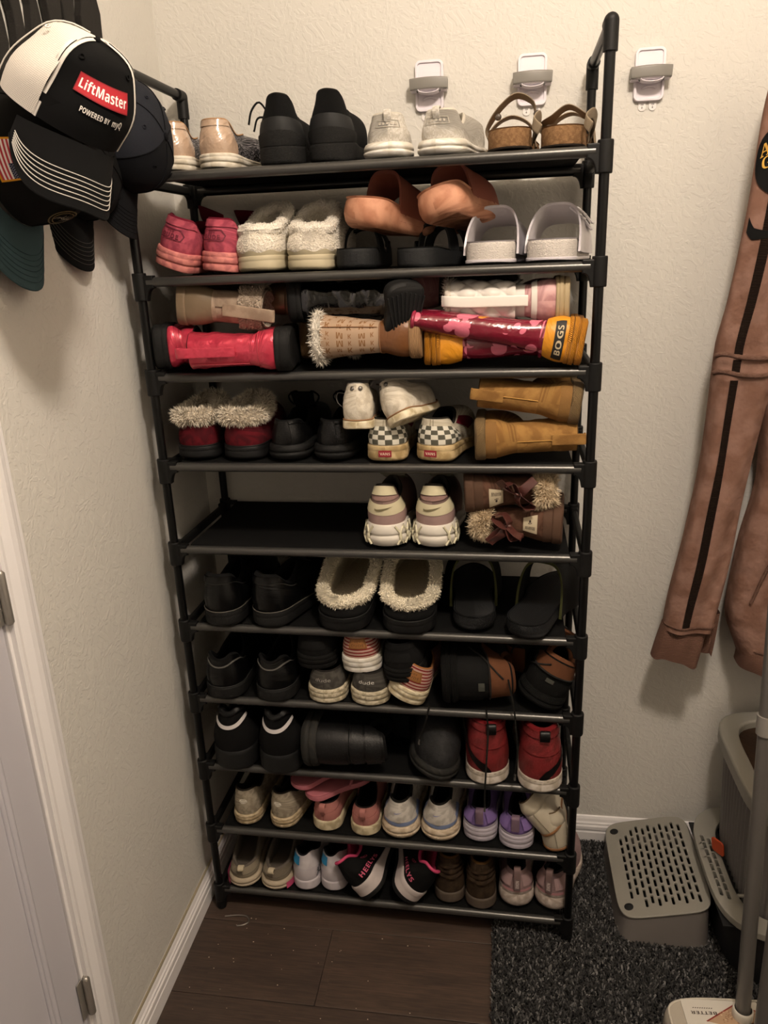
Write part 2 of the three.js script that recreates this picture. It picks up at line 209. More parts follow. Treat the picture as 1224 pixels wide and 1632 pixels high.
// ---------------------------------------------------------------- footwear builders (heel at the origin facing +z, toe towards -z, y up)
const NU = 56;
function last(o) { // plan outline of a foot: theta 0 = heel centre, PI = toe
  const { L, wh, wb } = o, m = o.m ?? 1, ww = o.ww ?? Math.min(wh, wb) * 0.92, th = o.hr ?? 0.15, tt = o.tt ?? 0.7, cv = o.cv ?? 0.05, pw = o.toeP ?? 0.5, ph = o.heelP ?? 0.5;
  const W = spline([[0, wh / 2], [0.14, wh / 2], [0.42, ww / 2], [0.68, wb / 2], [0.85, wb / 2 * 0.95], [1, wb / 2 * (o.toeW ?? 0.82)]]);
  const raw = (a) => { const t = (1 - Math.cos(a)) / 2, s = Math.sin(a) >= 0 ? 1 : -1; let e = 1; if (t < th) e = Math.max(0, 1 - ((th - t) / th) ** 2) ** ph; else if (t > tt) e = Math.max(0, 1 - ((t - tt) / (1 - tt)) ** 2) ** pw;
    return [m * (s * W(t) * e + (t > 0.15 ? cv * L * (t - 0.15) ** 2 : 0)), -t * L, t]; };
  return (a, off = 0) => { const p = raw(a), e = 0.02, q = raw(a + e), r = raw(a - e); let nx = (q[1] - r[1]) * -m, nz = (q[0] - r[0]) * m; const l = Math.hypot(nx, nz) || 1; nx /= l; nz /= l; return { x: p[0] - nx * off * -1 * (1), z: p[1] - nz * off * -1, t: p[2], nx, nz }; };
}
function shoeCore(o) {
  const F = last(o), m = o.m ?? 1, L = o.L, [sh, sm, st] = o.sole;
  const top = spline([[0, sh], [0.12, sh], [0.45, sm], [0.72, st], [1, st + (o.spring ?? 0.01)]]), bot = spline([[0, o.heelLift ?? 0.002], [0.1, 0], [0.68, 0], [1, o.spring ?? 0.01]]);
  const c = o.c ?? 0.006, ins = o.ins ?? 0.006, tc = o.tc ?? 0.55, ow = spline(o.ow ?? [[0, o.wh * 0.41], [0.4, o.wh * 0.37], [0.8, o.wh * 0.32], [1, o.wh * 0.27]]);
  const yT = spline(o.line ?? [[0, o.hh], [0.12, o.hh], [0.5, o.hd ?? o.hh * 0.78], [0.9, o.ht ?? o.hh * 1.05], [1, o.ht ?? o.hh * 1.05]]);
  const T = (a, off = 0) => { const t = (1 - Math.cos(a)) / 2, s = Math.sin(a) >= 0 ? 1 : -1, e = t < 0.28 ? Math.max(0, 1 - ((0.28 - t) / 0.28) ** 2) ** 0.5 : t > 0.62 ? Math.max(0, 1 - ((t - 0.62) / 0.38) ** 2) ** 0.5 : 1; const z = -(ins + t * (tc * L - ins)), tr = -z / L;
    let x = s * ow(t) * e; const d = Math.hypot(Math.sin(a), Math.cos(a)); x += Math.sin(a) * off / d; return V(m * (x + (tr > 0.15 ? (o.cv ?? 0.05) * L * (tr - 0.15) ** 2 : 0)), yT(t), z + Math.cos(a) * off); };
  const U = (a, v) => { const f = F(a, -0.001), b = V(f.x, top(f.t), f.z), q = T(a); const w = sstep(0.42, 0.78, f.t), h = q.y - b.y, dx = b.x - q.x, dz = b.z - q.z, d = Math.hypot(dx, dz) || 1e-6;
    const bul = o.bul ?? 0.004, tb = o.toeH ?? 0.045; const P1 = V(b.x + f.nx * bul, b.y + lerp(h * 0.42, tb * 1.05, w), b.z + f.nz * bul); const P2 = V(q.x + dx / d * lerp(bul * 0.7, d * 0.62, w), q.y - lerp(h * 0.3, h * 0.1 - (o.vampRise ?? 0.0), w), q.z + dz / d * lerp(bul * 0.7, d * 0.62, w));
    const i = 1 - v; const p = V(); p.addScaledVector(b, i * i * i).addScaledVector(P1, 3 * i * i * v).addScaledVector(P2, 3 * i * v * v).addScaledVector(q, v * v * v);
    if (o.wrinkle) p.addScaledVector(V(f.nx, 0.4, f.nz), o.wrinkle * n3(p.x * 130, p.y * 160, p.z * 130) * Math.sin(v * PI)); return p; };
  const UN = (a, v) => { const e = 0.01, p = U(a, v), pa = U(a + e, v).sub(p), pv = U(a, Math.min(1, v + e)).sub(U(a, Math.max(0, v - e))); const n = pv.cross(pa).normalize().multiplyScalar(-m); return n; };
  return { F, T, U, UN, top, bot, c, o, m, L };
}
function soleGeo(k, prof, lip = 0.003, y0 = 0, y1 = 1) { const { F, top, bot } = k; const nv = prof.length - 1; const at = (a, j) => { const [f, off] = prof[j], p = F(a, off + lip); const b = bot(p.t), t = top(p.t); return V(p.x, b + (t - b) * f, p.z); };
  const g = grid(NU, nv, (u, v) => at(u * 2 * PI, Math.round(v * nv)), { closed: true }); const ring = []; for (let i = 0; i < NU; i++) ring.push(at(i / NU * 2 * PI, 0)); const ringT = []; for (let i = 0; i < NU; i++) ringT.push(at(i / NU * 2 * PI, nv)); return join([g, fan(ring), fan(ringT)]); }
const SP = { // sole side profiles [height fraction, offset]
  plain: [[0, -0.004], [0.08, -0.001], [0.2, 0], [0.8, 0], [0.93, -0.001], [1, -0.003]],
  cup: [[0, -0.005], [0.1, -0.001], [0.25, 0.0005], [0.62, 0], [0.66, -0.0012], [0.7, 0], [0.93, -0.0002], [1, -0.002]],
  two: [[0, -0.004], [0.06, -0.0005], [0.34, 0], [0.38, -0.0022], [0.44, -0.0022], [0.48, 0.001], [0.72, 0.001], [0.75, -0.001], [0.79, 0.0005], [0.95, 0], [1, -0.002]],
  chunky: [[0, -0.006], [0.07, 0], [0.3, 0.004], [0.45, 0.0045], [0.5, 0.001], [0.56, 0.001], [0.62, 0.004], [0.8, 0.003], [0.95, 0.001], [1, -0.001]],
  round: [[0, -0.012], [0.08, -0.006], [0.22, -0.0015], [0.45, 0.0015], [0.7, 0.001], [0.9, -0.001], [1, -0.004]],
};
function rim(k, r, dy = 0, off = 0, seg = 56, rs = 8) { const pts = []; for (let i = 0; i < seg; i++) { const p = k.T(i / seg * 2 * PI, off); p.y += dy; pts.push(p); } return new THREE.TubeGeometry(new THREE.CatmullRomCurve3(pts, true), seg, r, rs, true); }
// inside of the shoe, from the rolled collar down to the insole
function liningGeo(k) { const { T, F, top, c } = k; return grid(NU, 9, (u, v) => { const a = u * 2 * PI, q = T(a), qi = T(a, -c); if (v < 0.3) { const s = v / 0.3; return V(lerp(q.x, qi.x, s), q.y + Math.sin(s * PI) * c * 0.45, lerp(q.z, qi.z, s)); } const s = (v - 0.3) / 0.7, f = F(a, -0.007), b = V(f.x, top(f.t) + 0.004, f.z), p1 = V(lerp(qi.x, f.x, 0.1), lerp(qi.y, b.y, 0.45), lerp(qi.z, f.z, 0.08)), p2 = V(f.x, b.y + Math.min(0.025, (qi.y - b.y) * 0.5), f.z), i = 1 - s; return V().addScaledVector(qi, i * i * i).addScaledVector(p1, 3 * i * i * s).addScaledVector(p2, 3 * i * s * s).addScaledVector(b, s * s * s); }, { closed: true }); }
function insoleGeo(k, up = 0.0045) { const ring = []; for (let i = 0; i < NU; i++) { const p = k.F(i / NU * 2 * PI, -0.006); ring.push(V(p.x, k.top(p.t) + up, p.z)); } return fan(ring); }
// patch lying on the upper; theta range centred on the heel, positive = viewer's right from behind
function pan(k, a0, a1, v0, v1, off = 0.0008, nu = 16, nv = 6, unit = true) { const f0 = typeof v0 === 'function' ? v0 : () => v0, f1 = typeof v1 === 'function' ? v1 : () => v1; const s = (a, v) => { const A = a * k.m, V1 = clamp(v, 0.001, 0.999); return k.U(A, V1).addScaledVector(k.UN(A, V1), off); };
  return grid(nu, nv, (u, v) => s(lerp(a0, a1, u), lerp(f0(u), f1(u), v)), { unit }); }
function seamLine(k, a0, a1, vf, r = 0.0006, n = 30, off = 0.0006) { const pts = []; for (let i = 0; i <= n; i++) { const a = lerp(a0, a1, i / n) * k.m, v = typeof vf === 'function' ? vf(i / n) : vf; pts.push(k.U(a, v).addScaledVector(k.UN(a, v), off)); } return tube(pts, r, n, 5); }
function laceTongue(k, P, o = {}) { // tongue rising in the throat and rows of laces
  const t = k.o.tc * k.L, y = (k.o.line ? k.o.line[k.o.line.length - 1][1] : k.o.ht), w = o.w ?? 0.042;
  const q = k.T(PI); const rise = o.rise ?? 0.03; part('tongue', ribbon([V(q.x, y - 0.012, q.z - 0.03), V(q.x, y + 0.002, q.z), V(q.x, y + rise * 0.7, q.z + 0.012), V(q.x, y + rise, q.z + 0.016)], V(1, 0, 0), (s) => w * (0.9 + 0.25 * s), 0.006, 14), o.mat, P);
  if (o.lace) { const gs = []; for (let i = 0; i < 3; i++) gs.push(tube([V(q.x - 0.022, y + 0.0 - i * 0.006, q.z - 0.004 - i * 0.016), V(q.x, y + 0.008 - i * 0.006, q.z - 0.006 - i * 0.016), V(q.x + 0.022, y - i * 0.006, q.z - 0.004 - i * 0.016)], 0.0022, 8, 6));
    if (o.bow) for (const s of [-1, 1]) gs.push(tube([V(q.x, y + 0.012, q.z), V(q.x + s * 0.016, y + 0.03, q.z + 0.004), V(q.x + s * 0.032, y + 0.02, q.z + 0.006), V(q.x + s * 0.02, y + 0.004, q.z + 0.006), V(q.x, y + 0.012, q.z + 0.002)], 0.0018, 18, 6)); part('laces', gs, o.lace, P); }
}
// generic closed shoe
function shoe(o, label, group, m = 1) {
  o = { L: 0.24, wh: 0.066, wb: 0.086, sole: [0.028, 0.024, 0.02], hh: 0.075, cv: 0.02, ...o, m }; o.wb = Math.min(o.wb, o.wh * (o.wide ?? 1.06));
  const k = shoeCore(o), P = thing(o.name ?? 'shoe', label, o.cat ?? 'shoe', group);
  part('sole', soleGeo(k, o.prof ?? SP.plain, o.lip ?? 0.003), o.soleMat, P);
  part('upper', grid(NU, 18, (u, v) => k.U(u * 2 * PI, v), { closed: true }), o.mat, P);
  part('lining', liningGeo(k), o.linMat ?? o.mat, P); part('insole', insoleGeo(k), o.insMat ?? o.linMat ?? o.mat, P);
  if (o.extra) o.extra(k, P, m);
  return P;
}
function bootCore(o) {
  const k = shoeCore({ ...o, c: o.c ?? 0.006 }); const yS = o.shaftH, lean = o.lean ?? 0.0, ws = o.sw / 2, ds = o.sd / 2, zc = -(o.ins ?? 0.006) - o.tc * o.L / 2;
  const R = (a, v) => { const q = k.T(a); const s = Math.sin(a), c = Math.cos(a); const e = V(o.m * ws * Math.sign(s) * Math.abs(s) ** 0.9, yS + (o.dip ?? 0) * Math.cos(a), zc + ds * c + lean); const i = v; const hump = (o.slouch ?? 0) * Math.sin(v * PI * 2); const p = q.clone().lerp(e, i); p.x += hump * s; p.z += hump * c; const w = o.fold ?? 0; if (w) { const d = w * n3(p.x * 70 + 3, p.y * 110, p.z * 70) * Math.sin(Math.min(1, v * 4) * PI / 2); p.x += d * s; p.z += d * c; } return p; };
  return { ...k, S: R };
}
function boot(o, label, group, m = 1) {
  o = { ...o, m, tc: o.tc ?? 0.52, hh: o.hh ?? 0.075, ht: o.ht ?? 0.09 }; const k = bootCore(o), P = thing(o.name ?? 'boot', label, 'boot', group);
  part('sole', soleGeo(k, o.prof ?? SP.plain, o.lip ?? 0.003), o.soleMat, P);
  part('upper', grid(NU, 16, (u, v) => k.U(u * 2 * PI, v), { closed: true }), o.mat, P);
  part('shaft', grid(NU, 16, (u, v) => k.S(u * 2 * PI, v), { closed: true }), o.shaftMat ?? o.mat, P);
  const t = o.th ?? 0.005; part('lining', grid(NU, 14, (u, v) => { const a = u * 2 * PI, q = k.S(a, 1); const inn = (p, d) => V(p.x - Math.sin(a) * o.m * d, p.y, p.z - Math.cos(a) * d); if (v < 0.25) { const s = v / 0.25, p = inn(q, t * s); p.y += Math.sin(s * PI) * t * 0.5; return p; } return inn(k.S(a, 1 - (v - 0.25) / 0.75 * 0.98), t); }, { closed: true }), o.linMat ?? o.mat, P);
  part('insole', insoleGeo(k), o.linMat ?? o.mat, P);
  if (o.extra) o.extra(k, P, m, o);
  return P;
}
// collar of fur round an opening ring(a) -> point
function furCollar(P, ring, r, mat, hair, seed, cnt = 1500, len = 0.008, sq = 1, name = 'fur_collar', wid = 0.0006, parts = 'fur') {
  const pts = []; for (let i = 0; i < 48; i++) pts.push(ring(i / 48 * 2 * PI)); const c = new THREE.CatmullRomCurve3(pts, true), fr = c.computeFrenetFrames(96, true); const up = V(0, 1, 0);
  const S = (u, v) => { const p = c.getPointAt(u % 1), T = c.getTangentAt(u % 1), n = V().crossVectors(T, up).normalize(), b = V().crossVectors(n, T), a = v * 2 * PI; const rr = r * (1 + 0.16 * n3(p.x * 150 + a, p.y * 90 + a * 2, p.z * 150)); return p.addScaledVector(n, rr * Math.cos(a)).addScaledVector(b, rr * sq * Math.sin(a)); };
  const q = part(name, grid(90, 14, S, {}), mat, P); const sm = (a, b) => { const p = S(a, b), cc = c.getPointAt(a % 1); return { p, n: p.clone().sub(cc).normalize() }; };
  if (cnt) stuff(part(parts, hairs(cnt, sm, len, wid, seed), hair ?? mat, q)); return q;
}
// strap arching over the foot; t range along the sole, height H, side inset
function arch(k, t0, t1, H, th = 0.004, o = {}) { const F = k.F, tn = o.tn ?? 0; const S = (a, w) => { const f = a / PI, tt = lerp(lerp(t0, t1, w), lerp(o.u0 ?? t0, o.u1 ?? t1, w), Math.sin(a)); const al = Math.acos(clamp(1 - 2 * tt, -1, 1)), R = F(al, o.side ?? 0.001), Lf = F(-al, o.side ?? 0.001); const cx = (R.x + Lf.x) / 2, hw = Math.abs(R.x - Lf.x) / 2; const y0 = k.top(tt) * (o.base ?? 0.5); return V(cx + hw * Math.sign(Math.cos(a)) * Math.abs(Math.cos(a)) ** (o.px ?? 0.75), y0 + (H * (1 - (o.fall ?? 0) * w) - y0 + k.top(tt)) * Math.sin(a) ** (o.py ?? 0.8), (R.z + Lf.z) / 2); };
  return [grid(28, 8, (u, v) => S(u * PI, v)), grid(28, 8, (u, v) => { const p = S(u * PI, v); const c = V(0, 0.01, p.z); const d = V(p.x - c.x, p.y - 0.012, 0).normalize(); return p.addScaledVector(d, -th); }), ...[0, 1].map((e) => grid(28, 1, (u, v) => { const p = S(u * PI, e); const d = V(p.x, p.y - 0.012, 0).normalize(); return p.addScaledVector(d, -th * v); }))]; }
function slideCore(o) { return shoeCore({ hh: 0.05, ...o }); }
// footbed with a raised dished rim
function bedGeo(k, dish = 0.004, inset = 0.006) { const { F, top } = k; return grid(NU, 5, (u, v) => { const f = F(u * 2 * PI, -inset * Math.min(1, v * 2.5) + 0.001); const s = Math.max(0, v - 0.4) / 0.6; const c = V(F(PI / 2, 0).x * 0, 0, 0); const tt = f.t, al = u * 2 * PI, g = F(2 * PI - al, -inset); const x = lerp(f.x, (f.x + g.x) / 2, s * 0.999); return V(x, top(tt) + (v < 0.2 ? 0 : v < 0.45 ? -dish * 0.6 : -dish), f.z); }, { closed: true }); }

// ---- placing (rack coordinates: x from the left post, z from the back rail)
function stand(o, tier, x, z, yaw = 0, pitch = 0, roll = 0, dy = 0) { return setDown(o, shelf(tier) + dy, x, z, yaw, pitch, roll, false); }
function setDown(o, y, x, z, yaw, pitch, roll, fit) {
  o.rotation.order = 'YXZ'; o.position.set(0, 0, 0); o.rotation.set(pitch, yaw, roll); o.updateMatrixWorld(true); const b = new THREE.Box3().setFromObject(o, true);
  if (fit) { x -= (b.min.x + b.max.x) / 2; z -= b.max.z; } o.position.copy(rackPoint(x, y - b.min.y + 0.0004, z)); o.rotation.y += RY; o.updateMatrixWorld(true); return o;
}
function lay(o, tier, x0, x1, z, roll, yaw = 0, pitch = 0, dy = 0) { return setDown(o, shelf(tier) + dy, (x0 + x1) / 2, z, yaw, pitch, roll, true); }
// ---------------------------------------------------------------- footwear materials and prints
const blackRubber = M(0x161616, 0.62, { bump: 'grain', bs: 0.0004 }), blackLeather = M(0x0e0e0f, 0.38, { bump: 'leather', bs: 0.0004 }), blackSmooth = M(0x0d0d0e, 0.3, { bump: 'soft', bs: 0.001 }), blackCloth = M(0x121213, 0.9, { bump: 'knit', bs: 0.0004 }), darkLining = M(0x17150f, 0.95, { bump: 'weave', bs: 0.0004 });
const whiteRubber = M(0xe2ded6, 0.55, { map: mottle(0xe6e2da, 0xc9c2b4, 0.12, 6), bump: 'grain', bs: 0.0003 }), creamRubber = M(0xd8cdb0, 0.6, { map: mottle(0xe0d6bb, 0xb5a583, 0.1, 7), bump: 'grain', bs: 0.0004 });
function print(w, h, draw, rough = 0.7) { const m = M(0xffffff, rough, { map: canvasTex(w, h, draw) }); m.transparent = true; return m; }
function solidPrint(w, h, draw, rough = 0.7) { return M(0xffffff, rough, { map: canvasTex(w, h, draw) }); }
const text = (g, s, x, y, size, col, o = {}) => { g.save(); g.translate(x, y); if (o.rot) g.rotate(o.rot); if (o.sx) g.scale(o.sx, 1); g.font = `${o.w ?? 'bold'} ${size}px ${o.f ?? 'sans-serif'}`; g.textAlign = 'center'; g.textBaseline = 'middle'; g.fillStyle = col; if (o.stroke) { g.strokeStyle = o.stroke; g.lineWidth = o.lw ?? size * 0.12; g.strokeText(s, 0, 0); } if (!o.hollow) g.fillText(s, 0, 0); g.restore(); };
const swoosh = (g, x, y, s, col) => { g.save(); g.translate(x, y); g.scale(s, s); g.beginPath(); g.moveTo(-0.5, 0.02); g.bezierCurveTo(-0.62, 0.3, -0.3, 0.34, -0.05, 0.22); g.lineTo(0.62, -0.16); g.lineTo(-0.12, 0.06); g.bezierCurveTo(-0.34, 0.13, -0.5, 0.12, -0.5, 0.02); g.fillStyle = col; g.fill(); g.restore(); };
function pair(o, labels, group, tier, places) { return labels.map((l, i) => { const s = shoe(o, l, group, i ? -1 : 1); stand(s, tier, ...places[i]); return s; }); }
function tag(P, mat, w, h, y, z, o = {}) { return part(o.name ?? 'heel_label', rbox(w, h, 0.002, 0.0009).applyMatrix4(new THREE.Matrix4()).translate(o.x ?? 0, y, z), mat, P); }
function face(P, name, mat, w, h, x, y, z, rx = 0, ry = 0, rz = 0) { return part(name, xf(new THREE.PlaneGeometry(w, h), x, y, z, rx, ry, rz), mat, P); }
// pull loop standing at the back of the collar
function loop(P, mat, y, z, w = 0.012, h = 0.022, name = 'pull_tab') { return part(name, ribbon([V(0, y - h, z + 0.003), V(0, y - h * 0.3, z + 0.0075), V(0, y + h * 0.35, z + 0.005), V(0, y + h * 0.3, z - 0.004), V(0, y - h * 0.4, z - 0.006)], V(1, 0, 0), w, 0.0022, 20), mat, P); }

// ---- tier 10 (top)
{
  const glitter = M(0xffffff, 0.35, { metal: 0.55, map: dataTex(256, 0.05, (() => { const R = rng(8); const a = Array.from({ length: 65536 }, () => R()); return (u, v) => { const q = a[Math.floor(v * 44) * 256 + Math.floor(u * 44)]; const s = q > 0.86 ? 1 : 0.1 + 0.3 * q * q; return [s, s * 0.98, s * 1.04]; }; })(), true) }); glitter.bumpMap = B.grain; glitter.bumpScale = 0.0008;
  const patent = M(0xb49a84, 0.22, { clearcoat: 0.8, ccr: 0.08, bump: 'soft', bs: 0.004 }), tan = M(0xa57d55, 0.7);
  pair({ L: 0.2, wh: 0.062, wb: 0.076, sole: [0.024, 0.02, 0.018], hh: 0.076, hd: 0.056, ht: 0.062, tc: 0.55, mat: glitter, soleMat: M(0xd6cfc0, 0.6, { map: mottle(0xddd6c8, 0xbfb5a2, 0.1, 5) }), prof: SP.two, linMat: tan, c: 0.004, wrinkle: 0.0006,
    extra: (k, P) => { part('heel_counter', pan(k, -0.95, 0.95, 0.0, (u) => 0.99 - 0.1 * Math.abs(u - 0.5) * 2, 0.0012, 24, 10, false), patent, P); part('collar_band', pan(k, -0.9, 0.9, 0.78, 0.99, 0.0026, 24, 4, false), patent, P); part('piping', rim(k, 0.0014, 0.001), tan, P); } },
    ['left beige patent sneaker with glitter sides, half hidden by the navy cap', 'right beige patent sneaker with silver glitter side, next to the black slip-ons'], 'glitter sneakers on the top shelf', 10, [[0.074, 0.272, -0.04], [0.15, 0.272, -0.16]]);
  const knit = M(0x101011, 0.9, { bump: 'knit', bs: 0.0005 }), grey = M(0x2a2b2c, 0.6), lug = M(0x1b1b1a, 0.7, { bump: 'grain', bs: 0.001 });
  const bl = { L: 0.26, wh: 0.074, wb: 0.09, sole: [0.03, 0.024, 0.02], hh: 0.104, line: [[0, 0.106], [0.1, 0.104], [0.45, 0.07], [1, 0.085]], ow: [[0, 0.018], [0.12, 0.022], [0.5, 0.026], [1, 0.02]], tc: 0.56, mat: knit, soleMat: lug, linMat: darkLining, bul: 0.006,
    extra: (k, P) => { part('heel_panel', pan(k, -0.8, 0.8, 0.0, (u) => 0.52 - 0.1 * (2 * u - 1) ** 2, 0.001, 24, 8, false), grey, P); part('heel_cup', pan(k, -0.9, 0.9, 0.0, (u) => 0.2 + 0.06 * Math.cos((u - 0.5) * 5), 0.003, 24, 6, false), lug, P); } };
  const bp = pair(bl, ['left black knit slip-on with grey heel panel and loose laces, on the top shelf', 'right black knit slip-on with grey heel panel, beside the pale knit sneakers'], 'black slip-ons on the top shelf', 10, [[0.272, 0.276, 0.1, 0.06], [0.357, 0.279, -0.12, 0.1]]);
  part('laces', [tube([V(-0.03, 0.085, -0.1), V(-0.045, 0.105, -0.09), V(-0.058, 0.092, -0.085), V(-0.064, 0.07, -0.08)], 0.0018, 16, 6), tube([V(-0.03, 0.08, -0.11), V(-0.05, 0.082, -0.1), V(-0.058, 0.06, -0.09)], 0.0018, 12, 6)], M(0x111111, 0.8), bp[0]);
  const knitW = M(0xc9c3b6, 0.85, { bump: 'knit', bs: 0.0009, map: mottle(0xe8e3da, 0xcfc8bb, 0.03, 12) });
  const logo = print(128, 64, (g) => { g.strokeStyle = '#9a9488'; g.lineWidth = 5; g.strokeRect(8, 10, 112, 44); text(g, 'KNIT', 64, 33, 24, '#a29b8e'); g.clearRect(12, 14, 104, 36); for (let i = 0; i < 5; i++) { g.fillStyle = '#a8a194'; g.fillRect(22 + i * 18, 24, 11, 16); } });
  pair({ L: 0.23, wh: 0.07, wb: 0.084, sole: [0.024, 0.02, 0.018], hh: 0.066, hd: 0.05, ht: 0.07, mat: knitW, soleMat: whiteRubber, prof: SP.chunky, linMat: M(0xb5afa3, 0.9), c: 0.007, wrinkle: 0.0008,
    extra: (k, P) => { part('heel_patch', pan(k, -0.42, 0.42, 0.42, 0.78, 0.001), logo, P); loop(P, knitW, k.o.hh, -0.006, 0.012, 0.012); } },
    ['left white-grey knit sneaker with a stitched heel patch on the top shelf', 'right white-grey knit sneaker next to the cork sandals on the top shelf'], 'white knit sneakers on the top shelf', 10, [[0.454, 0.274, 0.12], [0.533, 0.276, -0.22, 0.03]]);
  const cork = M(0xffffff, 0.85, { map: mottle(0x8a6a4a, 0x75573a, 0.03, 8), bump: 'grain', bs: 0.0008 }), taupe = M(0x83745f, 0.7, { bump: 'leather', bs: 0.0003 }), button = M(0x3a3028, 0.4);
  const sandal = (label, m, hgt, tilt) => { const k = slideCore({ L: 0.24, wh: 0.068, wb: 0.086, sole: [0.034, 0.03, 0.024], m, tc: 0.5 }); const P = thing('sandal', label, 'sandal', 'cork sandals on the top shelf'); part('sole', soleGeo(k, SP.plain, 0.001), cork, P); part('outsole', soleGeo({ ...k, top: () => 0.006 }, SP.plain, 0.002), M(0x2a2119, 0.8), P); part('footbed', bedGeo(k, 0.006), M(0x8b6a4b, 0.8), P);
    const w = 0.034; part('strap', ribbon([V(-w, 0.02, -0.09), V(-w - 0.004, 0.04, -0.075), V(-w * 0.7 + tilt, hgt, -0.05), V(tilt, hgt + 0.012, -0.045), V(w * 0.7 + tilt, hgt, -0.05), V(w + 0.005, 0.04, -0.075), V(w + 0.002, 0.02, -0.09)], V(0, 0.25, 1), 0.022, 0.0028, 40), taupe, P); part('strap', ribbon([V(-w - 0.006, 0.016, -0.14), V(-w, 0.05, -0.14), V(0, 0.068, -0.14), V(w, 0.05, -0.14), V(w + 0.008, 0.016, -0.14)], V(0, 0, 1), 0.035, 0.003, 30), taupe, P);
    part('strap', ribbon([V(w + 0.002, 0.022, -0.1), V(w + 0.014, 0.042, -0.06), V(w + 0.012, 0.05, -0.03), V(w + 0.004, 0.036, 0.0), V(w + 0.014, 0.024, 0.012)], V(0.2, 1, 0.2), 0.016, 0.0028, 24), taupe, P); for (const s of [-1, 1]) part('button', new THREE.SphereGeometry(0.0055, 12, 8).scale(1, 1, 0.5).translate(s * 0.031 + tilt, hgt - 0.016, -0.047), button, P); return P; };
  stand(sandal('left cork sandal with a tall looped taupe strap on the top shelf', 1, 0.072, 0.012), 10, 0.648, 0.272, -0.1, 0, 0.02); stand(sandal('right cork sandal with a low taupe strap at the right end of the top shelf', -1, 0.052, 0.006), 10, 0.727, 0.268, -0.1);
}
